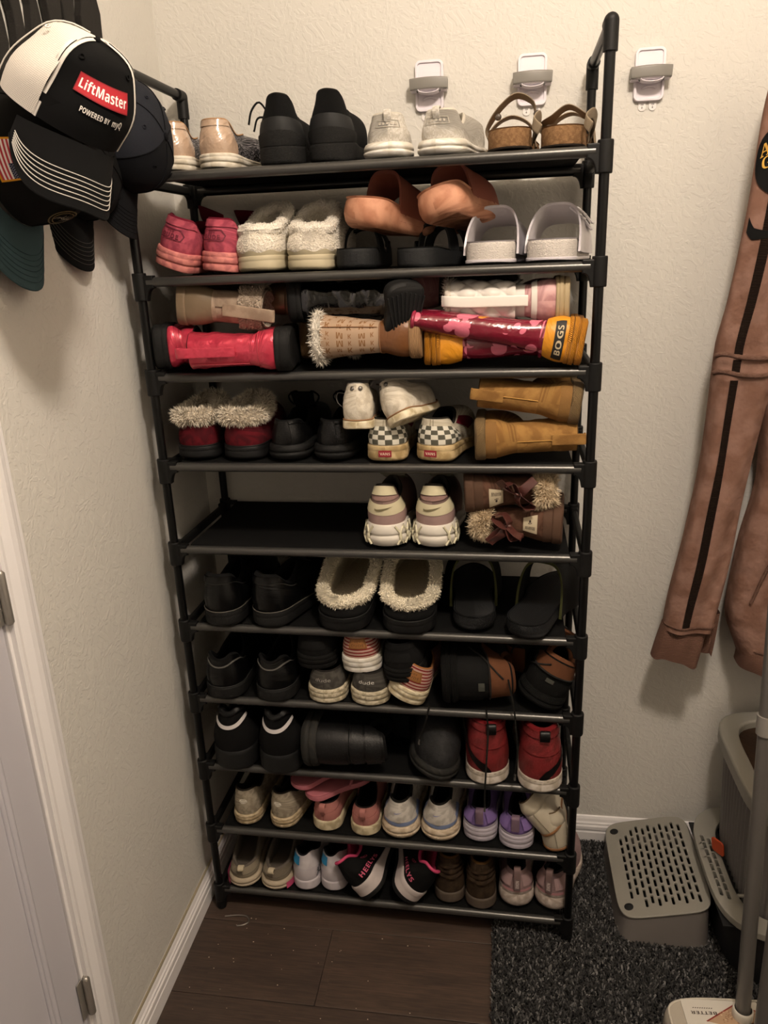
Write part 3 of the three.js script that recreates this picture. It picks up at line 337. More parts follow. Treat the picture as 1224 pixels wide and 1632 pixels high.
// ---- tier 9
{
  const rose = M(0xb34f60, 0.85, { map: mottle(0xc25a6a, 0x9c4254, 0.06, 5), bump: 'weave', bs: 0.0005 }), roseSole = M(0xcf7d78, 0.7, { map: mottle(0xd8877f, 0xb86a68, 0.06, 6) }), maroonIn = M(0x5e1023, 0.9);
  const dude = print(256, 128, (g) => { g.strokeStyle = '#6e2034'; g.lineWidth = 9; g.beginPath(); g.moveTo(40, 14); g.lineTo(216, 14); g.lineTo(244, 64); g.lineTo(216, 114); g.lineTo(40, 114); g.lineTo(12, 64); g.closePath(); g.stroke(); text(g, 'HEY', 128, 40, 36, '#6e2034'); text(g, 'DUDE', 128, 82, 56, '#6e2034'); });
  pair({ L: 0.22, wh: 0.07, wb: 0.082, sole: [0.034, 0.028, 0.022], hh: 0.088, hd: 0.064, ht: 0.078, mat: rose, soleMat: roseSole, prof: SP.two, linMat: maroonIn, c: 0.007, wrinkle: 0.0006, extra: (k, P) => { part('heel_patch', pan(k, -0.48, 0.48, 0.26, 0.68, 0.0012), dude, P); part('collar_band', pan(k, -1.0, 1.0, 0.74, 0.99, 0.0018, 26, 4, false), rose, P); laceTongue(k, P, { mat: maroonIn, rise: 0.026, w: 0.05 }); } },
    ['left rose-pink canvas shoe with stamped heel, tilted against the left post', 'right rose-pink canvas shoe with a stamped heel beside the white fur slippers'], 'rose-pink shoes on the second shelf', 9, [[0.045, 0.276, -0.25, 0, -0.36], [0.13, 0.272, -0.3, 0, -0.1]]);
  const furW = M(0xeee7da, 0.95, { bump: 'fleece', bs: 0.0012, sheen: 0.6 }), hairW = M(0xf3ecdf, 0.9), cream = M(0xb9ae92, 0.6);
  pair({ L: 0.22, wh: 0.076, wb: 0.08, sole: [0.026, 0.022, 0.02], hh: 0.074, line: [[0, 0.07], [0.2, 0.07], [0.5, 0.082], [0.9, 0.108], [1, 0.112]], ow: [[0, 0.029], [0.4, 0.037], [0.8, 0.037], [1, 0.033]], tc: 0.56, mat: furW, soleMat: cream, prof: SP.cup, linMat: furW, c: 0.012, bul: 0.009, toeH: 0.06, name: 'slipper', cat: 'slipper',
    extra: (k, P, m) => { part('foxing', pan(k, -1.6, 1.6, 0.0, (u) => 0.13 + 0.04 * Math.sin(u * 40), 0.0018, 60, 4, false), cream, P); furCollar(P, (a) => { const p = k.T(a, -0.005); p.y += -0.002; return p; }, 0.0105, furW, hairW, 11 + m, 5200, 0.0024); stuff(part('fur', hairs(9000, sampler((a, b) => k.U((a * 2 - 1) * 2.2 * m, 0.16 + 0.8 * b), 1e-3, 1), 0.0022, 0.0006, 31 + m), hairW, P)); } },
    ['left white faux-fur slipper next to the rose-pink shoes', 'right white faux-fur slipper next to the black sandals'], 'white fur slippers on the second shelf', 9, [[0.205, 0.274, -0.26, 0, 0.03], [0.3, 0.273, -0.14]]);
  const eva = M(0x242628, 0.6, { bump: 'grain', bs: 0.0005 });
  const sand = (label, m) => { const k = slideCore({ L: 0.23, wh: 0.07, wb: 0.088, sole: [0.034, 0.028, 0.024], m }); const P = thing('sandal', label, 'sandal', 'black sandals on the second shelf'); part('sole', soleGeo(k, SP.plain, 0.001), eva, P); part('footbed', bedGeo(k, 0.006), eva, P); part('strap', arch(k, 0.42, 0.54, 0.05, 0.004), eva, P); part('strap', arch(k, 0.62, 0.76, 0.046, 0.004), eva, P); part('emblem', rbox(0.012, 0.012, 0.0012, 0.0005, 0, 0.018, 0.0006), M(0x2c2e30, 0.4), P); for (const t of [0.5, 0.7]) part('buckle', rbox(0.004, 0.012, 0.018, 0.002, m * 0.044, 0.04, -t * 0.23), eva, P); return P; };
  stand(sand('left black rubber sandal under the peach slides', 1), 9, 0.392, 0.272, 0.05); stand(sand('right black rubber sandal under the peach slides, turned outward', -1), 9, 0.482, 0.274, -0.38);
  const pearl = M(0xc3bec4, 0.35, { clearcoat: 0.4, ccr: 0.3, bump: 'soft', bs: 0.001 }), pearlSole = M(0xcbc4bd, 0.5, { bump: 'leather', bs: 0.0014 });
  const psand = (label, m) => { const k = slideCore({ L: 0.22, wh: 0.08, wb: 0.092, sole: [0.036, 0.03, 0.024], m }); const P = thing('sandal', label, 'sandal', 'pearl buckle sandals on the second shelf'); part('sole', soleGeo(k, SP.plain, 0.001), pearlSole, P); part('outsole', soleGeo({ ...k, top: () => 0.007 }, SP.plain, 0.003), pearl, P); part('footbed', bedGeo(k, 0.008), pearl, P); const s = part('strap', arch(k, 0.16, 0.78, 0.064, 0.004, { u0: 0.4, u1: 0.78, fall: 0.35, side: 0.007, px: 0.62, py: 0.7, base: 0.4 }), pearl, P);
    for (const [x, y, z, rz] of [[0.03, 0.076, -0.1, -0.7], [0.04, 0.062, -0.13, -0.9]]) { const b = part('buckle_strap', xf(rbox(0.034, 0.004, 0.02, 0.0018), m * -x, y, z, 0, 0, -m * rz), pearl, P); part('buckle', [xf(rbox(0.018, 0.003, 0.003, 0.001), m * -x - m * 0.004, y + 0.005, z + 0.012, 0, 0, -m * rz), xf(rbox(0.018, 0.003, 0.003, 0.001), m * -x - m * 0.004, y + 0.005, z - 0.012, 0, 0, -m * rz), xf(rbox(0.003, 0.003, 0.026, 0.001), m * -(x + 0.012), y - 0.002, z, 0, 0, -m * rz)], M(0xb9b4b8, 0.3, { metal: 0.6 }), b); } return P; };
  stand(psand('left pearly white buckle sandal touching the peach slide', 1), 9, 0.618, 0.272, -0.12); stand(psand('right pearly white buckle sandal with its buckles by the right post', -1), 9, 0.713, 0.272, -0.16);
  const peach = M(0xc08062, 0.6, { map: mottle(0xcf9677, 0xb57a5c, 0.12, 5), bump: 'grain', bs: 0.0005 });
  const slide = (label, m) => { const k = slideCore({ L: 0.2, wh: 0.082, wb: 0.1, sole: [0.048, 0.04, 0.03], m, spring: 0.014 }); const P = thing('slide_sandal', label, 'slide sandal', 'peach slides stacked on the second shelf'); part('sole', soleGeo(k, SP.round, 0.001), peach, P); part('outsole', soleGeo({ ...k, top: () => 0.004, F: (a, off) => k.F(a, off - 0.012) }, SP.plain, 0.0 + 0.0006), M(0xb07a5c, 0.8, { bump: 'ridge', bs: 0.002 }), P); part('footbed', bedGeo(k, 0.007), peach, P); part('strap', arch(k, 0.36, 0.74, 0.058, 0.006, { side: 0.002, px: 0.55, py: 0.6, fall: 0.2, base: 0.4 }), M(0x9c5a48, 0.6, { bump: 'grain', bs: 0.0004 }), P); return P; };
  setDown(slide('left peach foam slide lying on the black sandals', 1), shelf(9) + 0.05, 0.39, 0.262, -0.5, -0.12, -0.06, false); setDown(slide('right peach foam slide tipped onto the pearly sandal', -1), shelf(9) + 0.052, 0.53, 0.268, -0.45, -0.1, 0.3, false);
}
// ---- tier 8: boots lying on their sides, heels to the front
const SL = PI / 2; // roll that lays a boot with its sole on the right; -SL: sole on the left
{
  const flat = { wh: 0.072, wb: 0.072, heelP: 0.38, L: 0.19, sole: [0.02, 0.018, 0.016], sw: 0.068, sd: 0.088, prof: SP.plain, th: 0.004 };
  // pink metallic pair
  const pinkM = new THREE.MeshPhysicalMaterial({ color: 0xcc3a52, roughness: 0.3, metalness: 0.35, clearcoat: 0.5, clearcoatRoughness: 0.25, iridescence: 0.9, iridescenceIOR: 1.5, bumpMap: B.soft, bumpScale: 0.004, side: THREE.DoubleSide });
  const pk = { ...flat, sole: [0.03, 0.028, 0.024], shaftH: 0.185, fold: 0.002, mat: pinkM, soleMat: blackRubber, linMat: darkLining, prof: SP.cup, extra: (k, P, m, o) => { part('pull_tab', ribbon([V(0, 0.1, k.S(0, 0.1).z + 0.002), V(0, 0.16, k.S(0, 0.7).z + 0.004), V(0, 0.205, k.S(0, 1).z + 0.004), V(0, 0.205, k.S(0, 1).z - 0.004), V(0, 0.17, k.S(0, 0.9).z - 0.004)], V(1, 0, 0), 0.018, 0.003, 24), pinkM, P); part('seam', [tube([k.S(0.6, 0.02), k.S(0.62, 0.5), k.S(0.6, 0.98)].map((p) => p.add(V(0.001 * m, 0, 0.001))), 0.0008, 14, 5), seamLine(k, -1, 1, 0.6, 0.0008)], M(0xb03a4a, 0.5), P); } };
  lay(boot({ ...pk, shaftH: 0.075, hh: 0.055, ht: 0.06, L: 0.13, wh: 0.076, wb: 0.078, extra: null }, 'pink metallic ankle boot with its black sole against the left posts', 'pink metallic boots on the third shelf', 1), 8, 0.03, 0.085, 0.296, -SL, 0.0);
  lay(boot({ ...pk }, 'pink metallic ankle boot lying with its black sole next to the monogram boots', 'pink metallic boots on the third shelf', -1), 8, 0.088, 0.256, 0.312, SL, 0, 0, -0.004);
  // taupe pair
  const taupe = M(0xa08b78, 0.55, { bump: 'leather', bs: 0.0003, map: mottle(0xa8937f, 0x8d7866, 0.1, 5) }), counter = M(0x75644f, 0.5, { bump: 'soft', bs: 0.001 }), sherpa = M(0xc3b2a0, 0.95, { bump: 'fleece', bs: 0.004 }), metalBand = M(0x8a745c, 0.35, { metal: 0.5 });
  const tp = { ...flat, L: 0.15, shaftH: 0.16, mat: taupe, soleMat: counter, linMat: sherpa, sd: 0.08, extra: (k, P, m, o) => { part('heel_counter', pan(k, -1.2, 1.2, 0.0, 0.85, 0.0014, 24, 8, false), counter, P); part('seam', tube([k.S(0, 0), k.S(0, 0.4), k.S(0, 0.98)].map((p) => p.add(V(0, 0, 0.0008))), 0.0008, 12, 5), counter, P); const lo = o.cuffLo ?? 0.5; const g = (u, v) => { const a = u * 2 * PI, p = k.S(a, lerp(lo, 1.0, v)); const d = 0.005 + 0.0015 * n3(p.x * 200, p.y * 200, p.z * 200); return V(p.x + m * Math.sin(a) * d, p.y, p.z + Math.cos(a) * d); }; const c = part('fleece_cuff', grid(60, 16, g, { closed: true }), sherpa, P); stuff(part('fleece', hairs(2600, sampler(g, 1e-3, m), 0.0045, 0.0007, 77), sherpa, c)); part('pull_tab', ribbon([V(0.004, 0.09, k.S(0, 0.1).z + 0.004), V(0.006, 0.15, k.S(0, 0.7).z + 0.01), V(0.008, 0.186, k.S(0, 1).z + 0.012), V(0.008, 0.186, k.S(0, 1).z + 0.006)], V(1, 0, 0), 0.022, 0.003, 20), taupe, P); } };
  lay(boot({ ...tp }, 'taupe ankle boot with fleece cuff and loop, lying on the pink boots', 'taupe boots on the third shelf', 1), 8, 0.064, 0.232, 0.287, -SL - 0.1, 0, 0, 0.056);
  lay(boot({ ...tp, wh: 0.056, wb: 0.056, sw: 0.05, mat: M(0x70604f, 0.6, { bump: 'leather', bs: 0.0003 }), soleMat: metalBand, cuffLo: 0.75, extra: (k, P) => { part('toe_band', pan(k, -1.3, 1.3, 0.0, 0.5, 0.0014, 24, 8, false), metalBand, P); } }, 'taupe ankle boot with bronze heel band, behind its fleece-cuffed mate', 'taupe boots on the third shelf', -1), 8, 0.105, 0.264, 0.2, SL - 0.08, 0, 0, 0.084);
  // black patent pair
  const patB = M(0x050506, 0.08, { clearcoat: 1, ccr: 0.04, bump: 'soft', bs: 0.004 });
  const pb = { ...flat, L: 0.16, shaftH: 0.175, sd: 0.075, fold: 0.0025, mat: patB, soleMat: blackRubber, linMat: blackCloth, sole: [0.028, 0.024, 0.022], prof: SP.cup, extra: (k, P) => { part('seam', [tube([k.S(0.9, 0), k.S(0.9, 0.5), k.S(0.9, 0.98)].map((p) => p.add(V(0.001, 0, 0.001))), 0.001, 12, 5), tube([k.S(-0.9, 0), k.S(-0.9, 0.5), k.S(-0.9, 0.98)].map((p) => p.add(V(-0.001, 0, 0.001))), 0.001, 12, 5)], blackCloth, P); } };
  lay(boot({ ...pb }, 'black patent boot lying on its side, black sole towards the taupe boots', 'black patent boots on the third shelf', 1), 8, 0.264, 0.434, 0.285, -SL, 0, 0, 0.071);
  const bf = boot({ ...pb, L: 0.1, wh: 0.06, wb: 0.06, shaftH: 0.12, sw: 0.05, sd: 0.05, extra: (k, P) => { const gs = []; for (let i = -4; i <= 4; i++) gs.push(xf(rbox(0.003, 0.003, 0.07, 0.001), i * 0.0062, -0.0006, -0.046 - Math.abs(i) * 0.002, 0, i * 0.05, 0)); part('tread', gs, M(0x1c1c1c, 0.7), P); } }, 'black patent boot standing on its toe, ribbed round sole to the front', 'black patent boots on the third shelf', -1);
  setDown(bf, shelf(8) + 0.046, 0.462, 0.318, 0.3, -1.28, 0.1, true);
  // monogram pair
  const mono = M(0xffffff, 0.85, { bump: 'weave', bs: 0.0004, map: (() => { const t = canvasTex(512, 512, (g) => { g.fillStyle = '#b0967e'; g.fillRect(0, 0, 512, 512); for (let r = 0; r < 3; r++) for (let c = 0; c < 4; c++) { text(g, 'M', 34 + c * 128, 46 + r * 170, 66, '#86613f', { rot: PI / 2 }); text(g, 'K', 92 + c * 128, 118 + r * 170, 66, '#86613f', { rot: PI / 2 }); text(g, 'K', 34 + c * 128, 122 + r * 170, 46, '#8b6545', { rot: PI / 2 }); text(g, 'M', 92 + c * 128, 40 + r * 170, 46, '#8b6545', { rot: PI / 2 }); } }); t.wrapS = t.wrapT = THREE.RepeatWrapping; t.repeat.set(1 / 0.12, 1 / 0.12); return t; })() });
  const brownL = M(0x6b4220, 0.4, { clearcoat: 0.3, ccr: 0.4, bump: 'soft', bs: 0.002 }), gum = M(0x8d6c49, 0.7, { bump: 'ridge', bs: 0.0006 }), whiteFur = M(0xe6dfd2, 0.95, { bump: 'fleece', bs: 0.003 });
  const mk = { ...flat, L: 0.17, wh: 0.07, wb: 0.082, sw: 0.08, sd: 0.088, shaftH: 0.188, sole: [0.022, 0.02, 0.018], fold: 0.0012, mat: brownL, shaftMat: mono, soleMat: gum, linMat: whiteFur, extra: (k, P, m) => { furCollar(P, (a) => k.S(a, 0.99), 0.008, whiteFur, null, 5, 2200, 0.008); part('seam', [tube([k.S(0.5 * m, 0.02), k.S(0.52 * m, 0.5), k.S(0.5 * m, 0.97)].map((p) => p.add(V(0.001, 0, 0.001))), 0.0009, 14, 5), seamLine(k, -1.2, 1.2, 0.97, 0.0012)], M(0x8a6445, 0.7), P); } };
  lay(boot({ ...mk }, 'tan monogram boot with white fur cuff lying on the third shelf, facing front', 'monogram boots on the third shelf', -1), 8, 0.303, 0.499, 0.312, SL, 0, 0, -0.004);
  lay(boot({ ...mk, L: 0.13, wh: 0.062, wb: 0.062, shaftH: 0.1, sw: 0.05 }, 'brown monogram boot showing only its tan sole, beside the pink boots', 'monogram boots on the third shelf', 1), 8, 0.266, 0.36, 0.22, -SL, 0, 0, 0.002);
  // dotted rain boots
  const dots = (k) => { const t = canvasTex(512, 512, (g) => { const R = rng(90 + k); g.fillStyle = '#6e1428'; g.fillRect(0, 0, 512, 512); for (let i = 0; i < 40; i++) { const x = R() * 512, y = R() * 512, r = 12 + R() * 24; g.fillStyle = R() < 0.84 ? '#cc6a80' : '#c8802a'; for (const dx of [-512, 0, 512]) for (const dy of [-512, 0, 512]) { g.beginPath(); g.arc(x + dx, y + dy, r, 0, 7); g.fill(); } } }); t.wrapS = t.wrapT = THREE.RepeatWrapping; t.repeat.set(1 / 0.2, 1 / 0.2); return t; };
  const yellow = M(0xd08a1c, 0.45, { bump: 'soft', bs: 0.003 }), zig = M(0xc98318, 0.5, { bump: 'diag', bs: 0.002 });
  const label = solidPrint(192, 64, (g) => { g.fillStyle = '#171310'; g.fillRect(0, 0, 192, 64); text(g, 'BOGS', 96, 34, 52, '#b9a98a'); });
  const rb = { L: 0.2, wh: 0.072, wb: 0.074, heelP: 0.4, sole: [0.03, 0.026, 0.022], shaftH: 0.29, sw: 0.034, sd: 0.08, lean: 0.004, slouch: 0.002, soleMat: zig, linMat: M(0x401018, 0.8), prof: SP.two, th: 0.004, extra: (k, P, m, o) => { part('heel_cap', pan(k, -1.5, 1.5, 0.0, (u) => 0.62 + 0.2 * Math.sin(u * PI), 0.0022, 40, 8, false), yellow, P); if (o.lab) part('label', pan(k, -0.5, 0.5, 0.1, 0.42, 0.0036), label, P); part('rim', (() => { const pts = []; for (let i = 0; i < 40; i++) pts.push(k.S(i / 40 * 2 * PI, 0.995)); return new THREE.TubeGeometry(new THREE.CatmullRomCurve3(pts, true), 40, 0.0035, 8, true); })(), M(0x8e2740, 0.4), P); } };
  const dm1 = M(0xffffff, 0.22, { clearcoat: 0.8, ccr: 0.1, map: dots(1), bump: 'soft', bs: 0.003 }), dm2 = M(0xffffff, 0.25, { clearcoat: 0.8, ccr: 0.12, map: dots(2) });
  lay(boot({ ...rb, mat: dm2, L: 0.14, wh: 0.06, wb: 0.06, sw: 0.044, shaftH: 0.2 }, 'maroon dotted rain boot underneath, its yellow sole on the left', 'dotted rain boots on the third shelf', 1), 8, 0.504, 0.71, 0.292, -SL + 0.0, 0, 0, 0.0);
  lay(boot({ ...rb, mat: dm1, lab: true, L: 0.17 }, 'maroon dotted rain boot on top, yellow heel with a black label on the right', 'dotted rain boots on the third shelf', -1), 8, 0.488, 0.778, 0.316, SL - 0.15, 0, 0, -0.002);
  // white quilted boots
  const quilt = M(0xd8d2ca, 0.5), pinkToe = M(0xb98a8a, 0.5, { map: mottle(0xc59a98, 0xa87a7c, 0.08, 5) }), gumT = M(0xa3916f, 0.7), greyFur = M(0x55504a, 0.95, { bump: 'fleece', bs: 0.004 });
  const qb = { L: 0.17, wh: 0.07, wb: 0.072, heelP: 0.4, sole: [0.024, 0.022, 0.02], shaftH: 0.205, sw: 0.062, sd: 0.07, mat: pinkToe, shaftMat: quilt, soleMat: gumT, linMat: greyFur, prof: SP.two, th: 0.005, extra: (k, P, m) => { const q = (u, v) => { const a = lerp(-2.2, 2.2, u) * m, s = lerp(0.12, 0.96, v), p = k.S(a, s); const x = u * 7, y = v * 4.5; const d = 0.003 + 0.0055 * Math.abs(Math.sin((x + y) * PI / 2 * 1.2) * Math.sin((x - y) * PI / 2 * 1.2)) ** 0.6; return V(p.x + m * Math.sin(a) * d, p.y, p.z + Math.cos(a) * d); }; part('quilting', grid(80, 60, q), quilt, P); part('strap', ribbon([V(0.002, 0.07, k.S(0, 0).z + 0.01), V(0.002, 0.12, k.S(0, 0.4).z + 0.013), V(0.002, 0.175, k.S(0, 0.8).z + 0.013), V(0.004, 0.205, k.S(0, 1).z + 0.013), V(0.004, 0.214, k.S(0, 1).z + 0.003)], V(1, 0, 0), 0.018, 0.003, 24), M(0xe6e0d8, 0.45), P); part('band', pan(k, -1.5, 1.5, 0.55, 0.75, 0.002, 30, 4, false), M(0xdad3ca, 0.5), P); furCollar(P, (a) => k.S(a, 0.99), 0.007, M(0xcfc6ba, 0.95), null, 6, 1200, 0.007); } };
  lay(boot({ ...qb }, 'white quilted boot with pink heel lying on the dotted rain boots', 'white quilted boots on the third shelf', -1), 8, 0.533, 0.75, 0.286, SL, 0.02, 0, 0.062);
  lay(boot({ ...qb, L: 0.13, shaftMat: greyFur, extra: (k, P, m) => { furCollar(P, (a) => k.S(a, 0.96), 0.013, greyFur, null, 9, 1600, 0.01); } }, 'pink and tan boot with grey fur shaft, behind the white quilted boot', 'white quilted boots on the third shelf', 1), 8, 0.494, 0.63, 0.2, -SL - 0.04, 0, 0, 0.07);
}
// ---- tier 7
{
  const mar = M(0x551019, 0.92, { bump: 'weave', bs: 0.0004, map: mottle(0x5c121c, 0x430d15, 0.08, 6) }), shag = M(0xcfc2ae, 0.95, { bump: 'fleece', bs: 0.004 }), shagH = M(0xe2d8c6, 0.9), bsole = M(0x161617, 0.6);
  pair({ name: 'slipper', cat: 'slipper', L: 0.22, wh: 0.078, wb: 0.09, sole: [0.026, 0.022, 0.02], hh: 0.078, line: [[0, 0.078], [0.4, 0.078], [1, 0.098]], tc: 0.55, mat: mar, soleMat: bsole, prof: SP.cup, linMat: shag, c: 0.012, bul: 0.006,
    extra: (k, P, m) => { part('welt', rim({ T: (a) => { const f = k.F(a, 0.001); return V(f.x, k.top(f.t) + 0.001, f.z); } }, 0.0016), bsole, P); const ring = (a) => { const p = k.T(a, 0.0); p.y += 0.004; return p; }; furCollar(P, ring, 0.0165, shag, shagH, 21 + m, 6000, 0.0075, 0.85, 'fur_collar', 0.0008); } },
    ['left maroon slipper with shaggy cream fur cuff by the left post', 'right maroon slipper with shaggy cream fur cuff beside the black leather shoes'], 'maroon slippers on the fourth shelf', 7, [[0.063, 0.272, -0.05], [0.15, 0.274, -0.06]]);
  const bl = (m) => ({ L: 0.24, wh: 0.068, wb: 0.086, sole: [0.03, 0.03, 0.026], hh: 0.074, hd: 0.058, ht: 0.08, mat: blackLeather, soleMat: blackRubber, prof: SP.chunky, linMat: blackCloth, c: 0.006, extra: (k, P) => { part('heel_strip', pan(k, -0.22, 0.22, 0.0, 0.95, 0.0016, 8, 8, false), blackLeather, P); part('seam', [seamLine(k, -1.4, 1.4, 0.86, 0.0008), seamLine(k, 0.25, 0.25, (t) => t, 0.0007)], blackSmooth, P); laceTongue(k, P, { mat: blackCloth, lace: blackCloth, bow: true }); } });
  const a = shoe(bl(1), 'left black leather work shoe with thick wavy sole, fourth shelf', 'black leather work shoes on the fourth shelf', 1), b = shoe(bl(-1), 'right black leather work shoe with thick wavy sole, next to the checkered shoes', 'black leather work shoes on the fourth shelf', -1); stand(a, 7, 0.238, 0.275, -0.3); stand(b, 7, 0.328, 0.275, -0.06);
  // checkered slip-ons
  const canv = M(0xc9c2b0, 0.85, { bump: 'weave', bs: 0.0004, map: mottle(0xcfc8b6, 0xb5ab96, 0.05, 7) }), gumS = M(0xb79f74, 0.6, { map: mottle(0xc4ad82, 0x9c8459, 0.08, 6) });
  const chk = solidPrint(256, 128, (g) => { g.fillStyle = '#d8d4c6'; g.fillRect(0, 0, 256, 128); g.fillStyle = '#56554a'; for (let i = 0; i < 12; i++) for (let j = 0; j < 4; j++) if ((i + j) % 2) g.fillRect(i * 256 / 12, j * 32, 256 / 12, 32); }, 0.85);
  const red = solidPrint(128, 64, (g) => { g.fillStyle = '#8a1226'; g.fillRect(0, 0, 128, 64); text(g, 'VANS', 64, 34, 38, '#d9c9b0', { sx: 1.05 }); });
  const cs = pair({ L: 0.2, wh: 0.07, wb: 0.082, sole: [0.03, 0.026, 0.022], hh: 0.078, hd: 0.062, ht: 0.082, tc: 0.5, mat: canv, soleMat: gumS, prof: SP.cup, linMat: M(0x2a2620, 0.9), c: 0.007,
    extra: (k, P, m) => { part('checker_panel', pan(k, -1.25, 1.25, 0.04, (u) => 0.72 - 0.25 * Math.abs(2 * u - 1) ** 3, 0.001, 40, 8), chk, P); part('seam', [seamLine(k, -0.06, -0.06, (t) => 0.7 + 0.28 * t, 0.0006), seamLine(k, 0.06, 0.06, (t) => 0.7 + 0.28 * t, 0.0006)], M(0x8e8570, 0.8), P); face(P, 'heel_label', red, 0.024, 0.012, m * 0.0, 0.017, 0.0052); part('elastic', pan(k, 1.7, 2.0, 0.3, 0.95, 0.001, 8, 6, false), M(0x6a1426, 0.85), P); } },
    ['left checkered slip-on with a red heel label under the white baby shoes', 'right checkered slip-on turned sideways under the white baby shoes'], 'checkered slip-ons on the fourth shelf', 7, [[0.432, 0.282, 0.0], [0.516, 0.28, -0.42]]);
  // baby high-tops
  const ivory = M(0xcbc3b3, 0.6, { bump: 'leather', bs: 0.0005, map: mottle(0xd1c9b9, 0xb7ad9b, 0.06, 5) }), snap = M(0x6e6b66, 0.35, { metal: 0.7 }), greyT = M(0x77736e, 0.9);
  const baby = (label, m, ex) => shoe({ name: 'baby_shoe', L: 0.13, wh: 0.052, wb: 0.058, sole: [0.017, 0.014, 0.012], hh: 0.085, line: [[0, 0.082], [0.2, 0.08], [0.7, 0.066], [1, 0.06]], ow: [[0, 0.017], [0.4, 0.02], [1, 0.018]], tc: 0.62, ins: 0.012, mat: ivory, soleMat: creamRubber, prof: SP.plain, linMat: greyT, c: 0.004, bul: 0.008, wrinkle: 0.0012,
    extra: (k, P) => { for (const a of [-0.26, 0.26]) { const p = k.U(a * m, 0.86), n = k.UN(a * m, 0.86); const s = new THREE.SphereGeometry(0.0042, 12, 8).scale(1, 1, 0.5); s.lookAt(n); s.translate(p.x + n.x * 0.001, p.y, p.z + n.z * 0.001); part('snap', s, snap, P); } part('welt', rim({ T: (a) => { const f = k.F(a, 0.001); return V(f.x, k.top(f.t) + 0.001, f.z); } }, 0.0013), M(0x8d6a4c, 0.8), P); part('tongue', ribbon([V(0.012 * m, 0.05, -0.06), V(0.02 * m, 0.075, -0.05), V(0.03 * m, 0.088, -0.035)], V(0.3, 0.2, 1), 0.03, 0.002, 12), greyT, P); part('laces', tube([V(-0.03, 0.03, -0.05), V(-0.042, 0.045, -0.045), V(-0.04, 0.06, -0.045), V(-0.026, 0.058, -0.05)], 0.0008, 16, 5), greyT, P); } }, label, 'white baby shoes on the fourth shelf', m);
  setDown(baby('left white leather baby high-top standing upright on a checkered slip-on', 1), shelf(7) + 0.064, 0.386, 0.302, 0.05, 0, 0, false);
  setDown(baby('right white leather baby high-top leaning across both checkered slip-ons', -1), shelf(7) + 0.06, 0.458, 0.3, -0.5, 0.0, 0.52, false);
  // camel boots
  const camel = M(0x8a6233, 0.9, { bump: 'grain', bs: 0.0004, map: mottle(0x95703f, 0x7d5a30, 0.1, 6), sheen: 0.3 }), camSole = M(0x6e5836, 0.75, { bump: 'diag', bs: 0.001 });
  const cb = { L: 0.2, wh: 0.074, wb: 0.074, heelP: 0.4, sole: [0.02, 0.018, 0.016], shaftH: 0.178, sw: 0.06, sd: 0.085, mat: camel, soleMat: camSole, linMat: M(0x5a4326, 0.95), th: 0.004, fold: 0.001, prof: SP.plain, extra: (k, P, m) => { part('heel_counter', pan(k, -0.7, 0.7, 0, 0.3, 0.001, 24, 6, false), M(0x7d5c34, 0.85, { bump: 'grain', bs: 0.0005 }), P); part('seam', [tube([k.S(0, 0), k.S(0, 0.5), k.S(0, 0.98)].map((p) => p.add(V(0.001, 0, 0.0006))), 0.0008, 12, 5)], M(0xb58a4a, 0.8), P); part('pull_tab', ribbon([V(0, 0.135, k.S(0, 0.6).z + 0.002), V(0, 0.17, k.S(0, 0.9).z + 0.004), V(0, 0.192, k.S(0, 1).z + 0.004), V(0, 0.19, k.S(0, 1).z - 0.003)], V(1, 0, 0), 0.02, 0.003, 16), camel, P); } };
  lay(boot({ ...cb, wh: 0.068, wb: 0.068 }, 'lower camel suede boot lying with its sole towards the checkered shoes', 'camel suede boots on the fourth shelf', 1), 7, 0.598, 0.788, 0.305, -SL + 0.03, 0, 0, 0);
  lay(boot({ ...cb, wh: 0.068, wb: 0.068 }, 'upper camel suede boot lying with its sole at the right post', 'camel suede boots on the fourth shelf', -1), 7, 0.597, 0.784, 0.296, SL - 0.12, 0, 0, 0.062);
}
